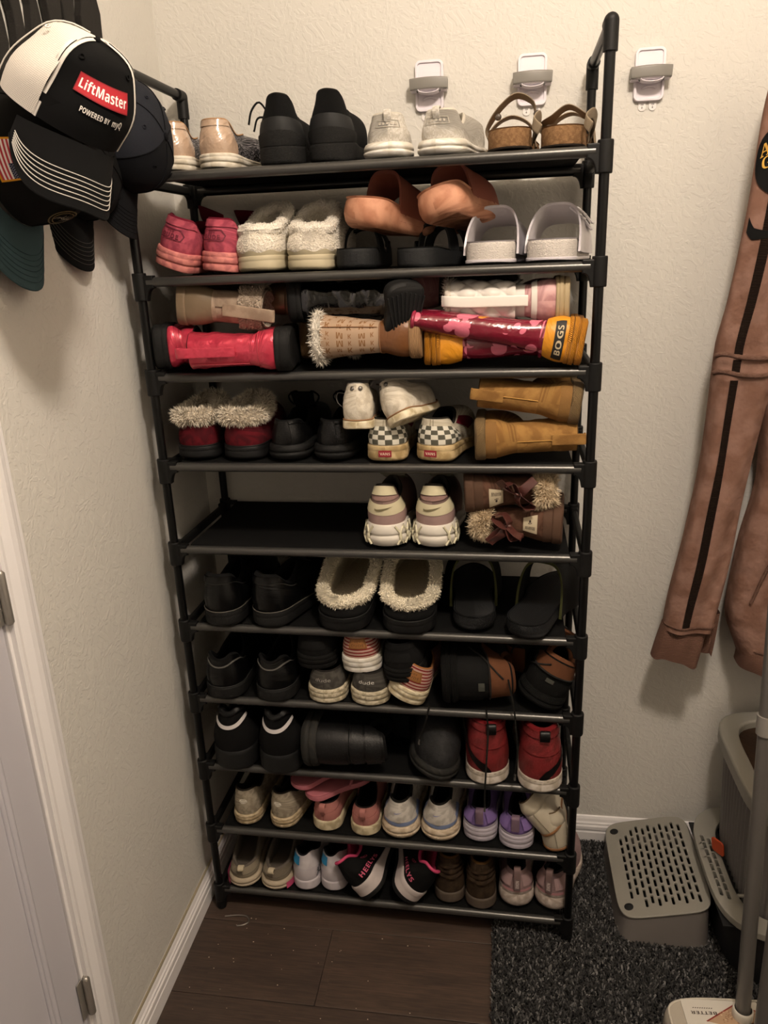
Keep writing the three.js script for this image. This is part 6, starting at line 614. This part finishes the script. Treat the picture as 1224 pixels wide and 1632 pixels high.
// ---------------------------------------------------------------- hoodie on the right
{
  const cloth = M(0x6f4b36, 0.95, { bump: 'soft', bs: 0.003, map: mottle(0x84665a, 0x735548, 0.25, 8), sheen: 0.3 }), rib = M(0x6d5044, 0.95, { bump: 'ridge', bs: 0.0012 }), thread = M(0x2c1c13, 0.95, { bump: 'ridge', bs: 0.0012 }), ink = M(0x0c0c0d, 0.8);
  const P = thing('hoodie', 'brown sweatshirt hanging on the back wall with dark seam down its sleeve', 'sweatshirt'); P.position.set(1.2, 0.54, 0.0);
  const O = (x, y, z) => V(x - 1.2, y - 0.54, z);
  const xl = spline([[0.66, 1.03], [0.731, 1.037], [0.886, 1.062], [1.082, 1.08], [1.251, 1.082], [1.342, 1.095], [1.503, 1.111], [1.652, 1.12], [1.8, 1.15]]), xr = spline([[0.66, 1.128], [0.82, 1.152], [0.967, 1.165], [1.25, 1.2], [1.5, 1.24], [1.66, 1.28], [1.8, 1.32]]);
  const Sl = (u, v) => { const y = lerp(0.672, 1.74, v), a = u * 2 * PI, l = xl(y), r = xr(y), c = (l + r) / 2, w = (r - l) / 2; const d = 0.028 + 0.01 * Math.sin(v * 4 + 1); const ca = Math.cos(a), sa = Math.sin(a); const fold = 0.005 * Math.sin(ca * 5 + y * 9) * Math.max(0, sa) + 0.003 * n3(ca * 3, y * 14, 1) + (y > 1.2 && y < 1.26 ? 0.004 * Math.sin((y - 1.2) / 0.06 * PI * 4) * (1 - (y < 1.2)) : 0); return O(c - w * Math.sign(ca) * Math.abs(ca) ** 0.8, y, 0.115 + (d + fold) * Math.sign(sa) * Math.abs(sa) ** 0.75 + 0.012 * Math.sin(y * 5)); };
  part('sleeve', grid(72, 90, Sl, { closed: true }), cloth, P);
  // cuff gathers in below the sleeve
  const cuff = (x0, x1, x2, x3, y0, y1, z, ph) => grid(48, 14, (u, v) => { const a = u * 2 * PI, ca = Math.cos(a), sa = Math.sin(a), l = lerp(x0, x2, v), r = lerp(x1, x3, v), y = lerp(y0, y1, v) - 0.012 * (1 - ca) * v; return O((l + r) / 2 - (r - l) / 2 * Math.sign(ca) * Math.abs(ca) ** 0.8, y + 0.005 * Math.sin(ca * 4 + ph) * v, z + (0.024 + 0.004 * Math.sin(ca * 7 + ph) + 0.006 * Math.sin(v * PI)) * Math.sign(sa) * Math.abs(sa) ** 0.75); }, { closed: true });
  part('cuff', cuff(1.03, 1.122, 1.012, 1.108, 0.682, 0.607, 0.112, 1), rib, P);
  part('cuff', cuff(1.1, 1.15, 1.1, 1.142, 0.7, 0.622, 0.088, 3), rib, P);
  const sleeveStrip = (a0, a1, v0, v1, off, nu = 6, nv = 60) => grid(nu, nv, (u, v) => { const vv = lerp(v0, v1, v), f0 = typeof a0 === 'function' ? a0(v) : a0, f1 = typeof a1 === 'function' ? a1(v) : a1, p = Sl(lerp(f0, f1, u), vv); return p.add(V(0, 0, off)); }, {});
  part('seam', sleeveStrip((v) => 0.195 - 0.035 * v, (v) => 0.24 - 0.035 * v, 0.015, 0.86, 0.0016), thread, P, 'dark ribbed seam');
  for (const y of [0.685]) part('cuff_seam', tube(Array.from({ length: 20 }, (_, i) => Sl(0.02 + 0.46 * i / 19, 0.012).add(V(0, 0, 0.001))), 0.0022, 30, 6), cloth, P);
  for (const v of [0.505, 0.535]) part('fold_crease', tube(Array.from({ length: 16 }, (_, i) => Sl(0.03 + 0.4 * i / 15, v + 0.004 * Math.sin(i * 0.5)).add(V(0, 0, 0.0005))), 0.0045, 24, 8), cloth, P);
  // black side stripe mark and the badge with gold script
  part('curved_mark', grid(24, 3, (u, v) => { const a = lerp(0.06, 0.42, u), w = lerp(0.024, 0.004, clamp(u * 1.7)), mid = 0.738 + 0.012 * u - 0.01 * Math.sin(u * PI) + (u < 0.16 ? 0.012 * (1 - u / 0.16) : 0); return Sl(a, mid + (v - 0.5) * w).add(V(-0.0008, 0, 0.002)); }), ink, P, 'black curved check mark');
  const script = print(256, 320, (g) => { text(g, 'An', 110, 120, 130, '#b0852c', { f: 'serif', rot: -0.45, w: 'bold italic' }); text(g, 'Gr', 130, 220, 120, '#c59a3c', { f: 'serif', rot: -0.45, w: 'bold italic' }); });
  const hexG = (off) => grid(14, 16, (u, v) => { const k = 1 - Math.abs(2 * v - 1) ** 2.2 * 0.75; const a = lerp(0.02, 0.46, 0.5 + (u - 0.5) * k); return Sl(a, lerp(0.792, 0.905, v)).add(V(-0.001, 0, off)); }, { unit: true }); part('badge', hexG(0.003), ink, P, 'black badge'); part('badge_lettering', grid(12, 12, (u, v) => Sl(lerp(0.03, 0.24, u), lerp(0.825, 0.888, v)).add(V(-0.0015, 0, 0.0046)), { unit: true }), script, P, 'gold lettering');
  // body behind the sleeve
  const Bd = (u, v) => { const y = lerp(0.6, 1.72, v), a = u * 2 * PI, ca = Math.cos(a), sa = Math.sin(a); const l = spline([[0.6, 1.2], [0.7, 1.168], [0.85, 1.178], [1.0, 1.2], [1.2, 1.185], [1.5, 1.2], [1.72, 1.26]])(y), r = spline([[0.6, 1.56], [1.2, 1.55], [1.6, 1.56], [1.72, 1.46]])(y); const f = 0.012 * Math.sin(ca * 6 + y * 3 + Math.sin(y * 7)) * Math.max(0, sa) + 0.006 * n3(ca * 4, y * 9, 3); return O((l + r) / 2 - (r - l) / 2 * Math.sign(ca) * Math.abs(ca) ** 0.8, y, 0.075 + (0.065 + f) * Math.sign(sa) * Math.abs(sa) ** 0.6); };
  part('body', grid(96, 60, Bd, { closed: true }), cloth, P);
  part('hem', grid(72, 10, (u, v) => { const p = Bd(u, 0.0), a = u * 2 * PI, ca = Math.cos(a); p.y += -0.055 * v + 0.006 * Math.sin(ca * 9) * v + 0.028 * ca * (1 - 0) * -1 * -1 * 0.9; p.z += 0.006 * Math.sin(v * PI); return p; }, { closed: true }), rib, P);
  part('hem_seam', tube(Array.from({ length: 26 }, (_, i) => { const u = 0.01 + 0.48 * i / 25, p = Bd(u, 0.0); p.y += 0.0252 * Math.cos(u * 2 * PI); return p.add(V(0, 0, 0.001)); }), 0.0025, 40, 6), cloth, P);
  part('pocket_edge', tube([Bd(0.1, 0.12).add(V(0, 0, 0.003)), Bd(0.13, 0.2).add(V(0, 0, 0.003)), Bd(0.17, 0.3).add(V(0, 0, 0.003))], 0.003, 16, 6), cloth, P);
}
// ---------------------------------------------------------------- carpet with its pile
{
  const X0 = 0.678, X1 = RW - 0.015, Z1 = 0.95, P = thing('carpet', 'dark grey speckled shag rug beside the wooden floor', 'rug'); P.position.set(X0, 0, 0.014);
  part('backing', rbox(X1 - X0, 0.005, Z1, 0.001, (X1 - X0) / 2, 0.0027, Z1 / 2), M(0x17181a, 0.95), P);
  const blade = new THREE.BufferGeometry(); { const w = 0.0013, pos = []; const seg = [[0, 0, w], [0.0045, 0.001, w * 1.15], [0.0085, 0.0034, w]]; for (let i = 0; i < 2; i++) { const [y0, z0, w0] = seg[i], [y1, z1, w1] = seg[i + 1]; for (const s of [[1, 0], [0, 1]]) pos.push(-w0 * s[0], y0, z0 - w0 * s[1], w0 * s[0], y0, z0 + w0 * s[1], w1 * s[0], y1, z1 + w1 * s[1], -w0 * s[0], y0, z0 - w0 * s[1], w1 * s[0], y1, z1 + w1 * s[1], -w1 * s[0], y1, z1 - w1 * s[1]); } blade.setAttribute('position', new THREE.BufferAttribute(new Float32Array(pos), 3)); blade.computeVertexNormals(); }
  const R = rng(77), spots = []; const dx = 0.0034; for (let x = 0.001; x < X1 - X0 - 0.06; x += dx) for (let z = 0.002; z < 0.66; z += dx) { const wx = X0 + x, wz = z + 0.014; if (wx > 1.42) continue; if (wx > 0.975 && wx < 1.12 && wz < 0.29) continue; spots.push([x + (R() - 0.5) * dx, z + (R() - 0.5) * dx]); }
  const im = new THREE.InstancedMesh(blade, M(0xffffff, 0.9), spots.length); im.name = 'pile'; im.castShadow = im.receiveShadow = true; im.userData.kind = 'stuff'; const m = new THREE.Matrix4(), q = new THREE.Quaternion(), e = new THREE.Euler(), c = new THREE.Color();
  spots.forEach(([x, z], i) => { e.set((R() - 0.5) * 0.9, R() * 2 * PI, (R() - 0.5) * 0.9); q.setFromEuler(e); const s = 0.85 + R() * 0.55; m.compose(V(Math.max(0.0015, x), 0.004, z), q, V(s, s, s)); im.setMatrixAt(i, m); const b = R() < 0.25 ? 0.09 + 0.13 * R() : 0.026 + 0.045 * R(); c.setRGB(b, b * 0.98, b * 0.97); im.setColorAt(i, c); }); P.add(im);
}
// ---------------------------------------------------------------- grey step with slotted top
const greyPl = M(0x827f77, 0.5, { bump: 'grain', bs: 0.0001 }), greyPl2 = M(0x6f6a66, 0.5), darkPl = M(0x2a2a2b, 0.55);
{
  const P = thing('plastic_step', 'grey plastic step with slotted sloping top on the carpet', 'step'); const cx = 1.047, cz = 0.165; P.position.set(cx, 0.006, cz);
  const w = 0.186, d = 0.288, topY = (x) => 0.0835 + 0.24 * x; // x from the centre
  const outl = (a, off, r = 0.03) => { const hw = w / 2 + off, hd = d / 2 + off; const ca = Math.cos(a), sa = Math.sin(a); const n = 7; const s = 1 / (Math.abs(ca) ** n + Math.abs(sa) ** n) ** (1 / n); return [ca * s * hw, sa * s * hd]; };
  part('skirt', grid(96, 10, (u, v) => { const [x, z] = outl(u * 2 * PI, 0.006 * (1 - v)); return V(x, lerp(0, topY(x) - 0.004, v), z); }, { closed: true }), greyPl2, P);
  const s = new THREE.Shape(); for (let i = 0; i < 72; i++) { const [x, z] = outl(i / 72 * 2 * PI, 0.002); i ? s.lineTo(x, -z) : s.moveTo(x, -z); } s.closePath();
  const slot = (x, z) => { const p = new THREE.Path(), r = 0.0036, h = 0.0084; p.moveTo(x - r, -z - h); p.absarc(x, -z - h, r, PI, 2 * PI); p.lineTo(x + r, -z + h); p.absarc(x, -z + h, r, 0, PI); p.lineTo(x - r, -z - h); return p; };
  for (let c = 0; c < 11; c++) for (let r = 0; r < 9; r++) { const x = -0.063 + c * 0.0136, z = -0.106 + r * 0.027 + (c % 2 ? -0.009 : 0.0); if (c < 2 && (r === 0 || r === 8)) continue; s.holes.push(slot(x, z)); }
  const g = new THREE.ExtrudeGeometry(s, { depth: 0.0036, bevelEnabled: true, bevelSize: 0.0008, bevelThickness: 0.0008, bevelSegments: 1, curveSegments: 4 }); g.rotateX(-PI / 2); const p = g.attributes.position; for (let i = 0; i < p.count; i++) p.setY(i, p.getY(i) + topY(p.getX(i)) - 0.0035); g.computeVertexNormals(); part('slotted_top', g, greyPl, P);
  part('rim', tube(Array.from({ length: 72 }, (_, i) => { const [x, z] = outl(i / 72 * 2 * PI, 0.0015); return V(x, topY(x) - 0.001, z); }), 0.0022, 144, 6, true), greyPl, P);
  for (const z of [-0.116, 0.116]) part('rubber_pad', lathe([[0, 0.0018], [0.0075, 0.0016], [0.0098, 0], [0.0098, -0.002]], 20).rotateZ(0.235).translate(-0.074, topY(-0.074) + 0.0015, z), M(0x1b1b1b, 0.7), P);
}
// ---------------------------------------------------------------- litter box
{
  const P = thing('litter_box', 'large grey lidded litter box in the corner behind the broom handles', 'litter box'); P.position.set(1.4, 0.006, 0.225);
  const rr = (a, hw, hd, n) => { const ca = Math.cos(a), sa = Math.sin(a), s = 1 / (Math.abs(ca) ** n + Math.abs(sa) ** n) ** (1 / n); return [ca * s * hw, sa * s * hd]; };
  const loft = (rings, nu = 120, n = 4.5) => grid(nu, rings.length - 1, (u, v) => { const [y, hw, hd, oz = 0, fl = 0] = rings[Math.round(v * (rings.length - 1))]; const [x, z] = rr(u * 2 * PI, hw, hd, n); return V(x, y, z + oz); }, { closed: true });
  part('base_tray', loft([[0, 0.235, 0.175], [0.01, 0.242, 0.182], [0.12, 0.248, 0.192], [0.135, 0.248, 0.192]]), darkPl, P);
  // apron: light grey lip around the tray, wide and slotted on the left
  const ap = new THREE.Shape(), N = 96; for (let i = 0; i < N; i++) { const [x, z] = rr(i / N * 2 * PI, 0.264, 0.2, 4.2); const bx = x < 0 ? x - 0.004 * Math.cos(z / 0.2 * PI / 2) : x; i ? ap.lineTo(bx, -z) : ap.moveTo(bx, -z); } const hole = new THREE.Path(); for (let i = 0; i < N; i++) { const [x, z] = rr(-i / N * 2 * PI, 0.222, 0.165, 4.2); i ? hole.lineTo(x, -z) : hole.moveTo(x, -z); } ap.holes.push(hole);
  for (let r = 0; r < 8; r++) for (let c = 0; c < 2; c++) { const x = -0.25 + c * 0.013, z = -0.075 + r * 0.022 + c * 0.009, q = new THREE.Path(), w = 0.0032, h = 0.0076; q.moveTo(x - w, -z - h); q.absarc(x, -z - h, w, PI, 2 * PI); q.lineTo(x + w, -z + h); q.absarc(x, -z + h, w, 0, PI); ap.holes.push(q); }
  const ag = new THREE.ExtrudeGeometry(ap, { depth: 0.012, bevelEnabled: true, bevelSize: 0.002, bevelOffset: -0.002, bevelThickness: 0.002, bevelSegments: 2, curveSegments: 4 }); ag.rotateX(-PI / 2); { const p = ag.attributes.position; for (let i = 0; i < p.count; i++) { const x = p.getX(i), z = p.getZ(i); p.setY(i, p.getY(i) + 0.138 + (x < -0.2 ? 0.0 : 0)); } } ag.computeVertexNormals(); part('apron', ag, greyPl, P);
  part('tray_ledge', rbox(0.06, 0.004, 0.3, 0.001, -0.232, 0.131, 0), darkPl, P);
  part('ribbed_body', grid(720, 6, (u, v) => { const a = u * 2 * PI, s = (v - 0.5); const rib = 0.004 * Math.sin(a * 60) * (v > 0.02 && v < 0.98 ? 1 : 0.2); const [x, z] = rr(a, 0.206 + 0.012 * v + rib, 0.15 + 0.024 * v + rib, 5); return V(x, lerp(0.1, 0.395, v), z); }, { closed: true }), M(0x6d6a68, 0.45), P);
  const lidS = new THREE.Shape(); for (let i = 0; i < N; i++) { const [x, z] = rr(i / N * 2 * PI, 0.228, 0.186, 5); i ? lidS.lineTo(x, -z) : lidS.moveTo(x, -z); } const lh = new THREE.Path(); for (let i = 0; i < N; i++) { const [x, z] = rr(-i / N * 2 * PI, 0.203, 0.163, 4.5); i ? lh.lineTo(x, -z) : lh.moveTo(x, -z); } lidS.holes.push(lh);
  const lg = new THREE.ExtrudeGeometry(lidS, { depth: 0.022, bevelEnabled: true, bevelSize: 0.006, bevelThickness: 0.006, bevelSegments: 4, curveSegments: 8 }); lg.rotateX(-PI / 2); lg.translate(0, 0.392, 0); lg.computeVertexNormals(); part('lid_rim', lg, greyPl, P);
  const top = new THREE.Shape(); for (let i = 0; i < N; i++) { const [x, z] = rr(i / N * 2 * PI, 0.207, 0.167, 4.5); i ? top.lineTo(x, -z) : top.moveTo(x, -z); } const tg = new THREE.ExtrudeGeometry(top, { depth: 0.006, bevelEnabled: false }); tg.rotateX(-PI / 2); tg.translate(0, 0.396, 0); part('lid_panel', tg, M(0x2f2015, 0.6, { map: mottle(0x342417, 0x24170e, 0.2, 6), bump: 'soft', bs: 0.002 }), P, 'dark brown wood-patterned lid panel');
  part('latch', [rbox(0.006, 0.03, 0.02, 0.002, -0.21, 0.165, 0.12), rbox(0.03, 0.006, 0.006, 0.002, -0.215, 0.178, 0.115)], greyPl, P);
  const t = thing('litter_scoop', 'orange scoop tip sticking out of the grey litter box', 'scoop'); t.position.set(1.172, 0.168, 0.2); part('blade', plate(roundRect(0.03, 0.034, 0.006), 0.004, 0.0012).rotateY(-1.0).rotateZ(0.15).translate(-0.002, 0.014, 0), M(0xb8461e, 0.5), t); part('handle', rbox(0.006, 0.012, 0.02, 0.002, 0.006, 0.004, -0.004), M(0xb8461e, 0.5), t);
}
// ---------------------------------------------------------------- broom and dustpan
{
  const cream = M(0xa79f92, 0.5), steel = M(0x6a6763, 0.38, { metal: 0.35 }), grip = M(0x86827c, 0.5);
  const card = solidPrint(512, 256, (g) => { g.fillStyle = '#c9c4ba'; g.fillRect(0, 0, 512, 256); g.fillStyle = '#191613'; g.beginPath(); g.moveTo(300, 0); g.lineTo(512, 0); g.lineTo(512, 256); g.lineTo(390, 256); g.closePath(); g.fill(); g.fillStyle = '#a98c70'; g.beginPath(); g.moveTo(80, 150); g.lineTo(210, 30); g.lineTo(330, 90); g.lineTo(350, 150); g.lineTo(190, 190); g.closePath(); g.fill(); g.strokeStyle = '#7d2620'; g.lineWidth = 7; g.beginPath(); g.moveTo(80, 150); g.lineTo(210, 26); g.lineTo(300, 70); g.stroke(); g.fillStyle = '#3a2a22'; g.beginPath(); g.moveTo(180, 192); g.lineTo(320, 110); g.lineTo(350, 186); g.lineTo(186, 214); g.closePath(); g.fill(); const R = rng(4); for (let i = 0; i < 160; i++) { g.fillStyle = R() < 0.5 ? '#c9b094' : '#8a6a50'; g.fillRect(140 + R() * 150, 70 + R() * 80, 6, 5); } text(g, 'BETTER', 80, 92, 30, '#3a302a', { rot: PI, w: 'bold' }); g.strokeStyle = '#4a403a'; g.lineWidth = 4; g.beginPath(); for (let i = 0; i < 9; i++) { g.moveTo(40 + i * 9, 62); g.lineTo(45 + i * 9, 56); } g.stroke(); g.strokeStyle = '#d8d4cc'; g.lineWidth = 7; for (let r = 0; r < 4; r++) { g.beginPath(); for (let i = 0; i < 8; i++) { const x = 360 + r * 14 + i * 16, y = 44 + r * 48; g.moveTo(x, y + 12); g.lineTo(x + 6, y - 10 * ((i + r) % 3 ? 1 : 0.3)); g.lineTo(x + 10, y + 10); } g.stroke(); } }, 0.5);
  const D = thing('dustpan', 'cream upright dustpan with a printed card label, bottom right corner', 'dustpan'); D.position.set(1.15, 0.012, 0.522); D.rotation.y = 0.06;
  const hood = (u, v) => { const a = u * PI * 2, ca = Math.cos(a), sa = Math.sin(a), s = 1 / (Math.abs(ca) ** 4 + Math.abs(sa) ** 4) ** 0.25; const k = [1, 1.01, 1.0, 0.985, 0.95][Math.round(v * 4)], y = [0, 0.012, 0.03, 0.042, 0.048][Math.round(v * 4)]; return V(ca * s * 0.145 * k, y, sa * s * 0.05 * k); };
  const ring = Array.from({ length: 60 }, (_, i) => hood(i / 60, 1)); part('pan', [grid(60, 4, hood, { closed: true }), disc(ring)], cream, D); part('lip', tube(ring, 0.0025, 120, 6, true), M(0xbdb6a9, 0.5), D);
  part('card_label', rbox(0.24, 0.0012, 0.075, 0.0004, 0.01, 0.0492, -0.006), M(0xb9b4aa, 0.6), D); face(D, 'card_print', card, 0.24, 0.075, 0.01, 0.0502, -0.006, -PI / 2, 0, 0); part('socket', lathe([[0.0155, 0], [0.0185, 0], [0.0185, 0.016], [0.0165, 0.02], [0.0155, 0.02]], 24).translate(-0.004, 0.049, -0.014), M(0xd2cdc2, 0.5), D);
  part('handle', new THREE.CylinderGeometry(0.0135, 0.0135, 1.0, 20).translate(0, 0.5, 0).rotateX(-0.1).rotateZ(0.004).translate(-0.004, 0.05, -0.014), steel, D); part('handle_collar', new THREE.CylinderGeometry(0.0165, 0.0165, 0.035, 20).translate(0, 0.6, 0).rotateX(-0.1).rotateZ(0.004).translate(-0.004, 0.05, -0.014), grip, D);
  const Bm = thing('broom', 'grey broom handle leaning beside the dustpan handle, right edge', 'broom'); Bm.position.set(1.134, 0.006, 0.625);
  part('bristles', Array.from({ length: 40 }, (_, i) => tube([V(-0.09 + 0.0045 * i, 0, (i % 3) * 0.006 - 0.006), V(-0.08 + 0.004 * i, 0.06, (i % 3) * 0.004 - 0.004)], 0.0022, 2, 5)), M(0x55524e, 0.8), Bm); part('head', rbox(0.17, 0.035, 0.04, 0.012, 0, 0.075, 0), cream, Bm);
  part('handle', new THREE.CylinderGeometry(0.0135, 0.0135, 1.1, 20).translate(0, 0.55, 0).rotateX(-0.04).rotateZ(0.0).translate(-0.0, 0.09, 0), steel, Bm);
}
// ---------------------------------------------------------------- small things on the wooden floor
{
  const w = thing('wire_hook', 'bent silver wire hook lying on the floor by the rack foot', 'hook'); const p = [[0.062, 0.337], [0.098, 0.33], [0.115, 0.333], [0.122, 0.345], [0.112, 0.356], [0.098, 0.36]]; w.position.set(0.1, 0.0021, 0.345); part('wire', tube(p.map(([x, z]) => V(x - 0.1, 0, z - 0.345)), 0.0018, 40, 8), M(0x8a8580, 0.3, { metal: 0.9 }), w);
  const R = rng(12), gs = []; for (let i = 0; i < 46; i++) { const x = 0.03 + R() * 0.62, z = 0.33 + R() * 0.32; if (x < 0.03 + (z - 0.3) * 0.0) continue; const r = 0.0007 + 0.0011 * R() * R(); gs.push(new THREE.IcosahedronGeometry(r, 0).scale(1.3, 0.6, 1).translate(x, r * 0.5, z)); } const c = stuff(part('floor_crumbs', gs, M(0xb9ad9a, 0.8))); c.userData.label = 'tiny pale crumbs scattered over the dark wooden floor'; c.userData.category = 'crumbs';
}
renderer.render(scene, camera);
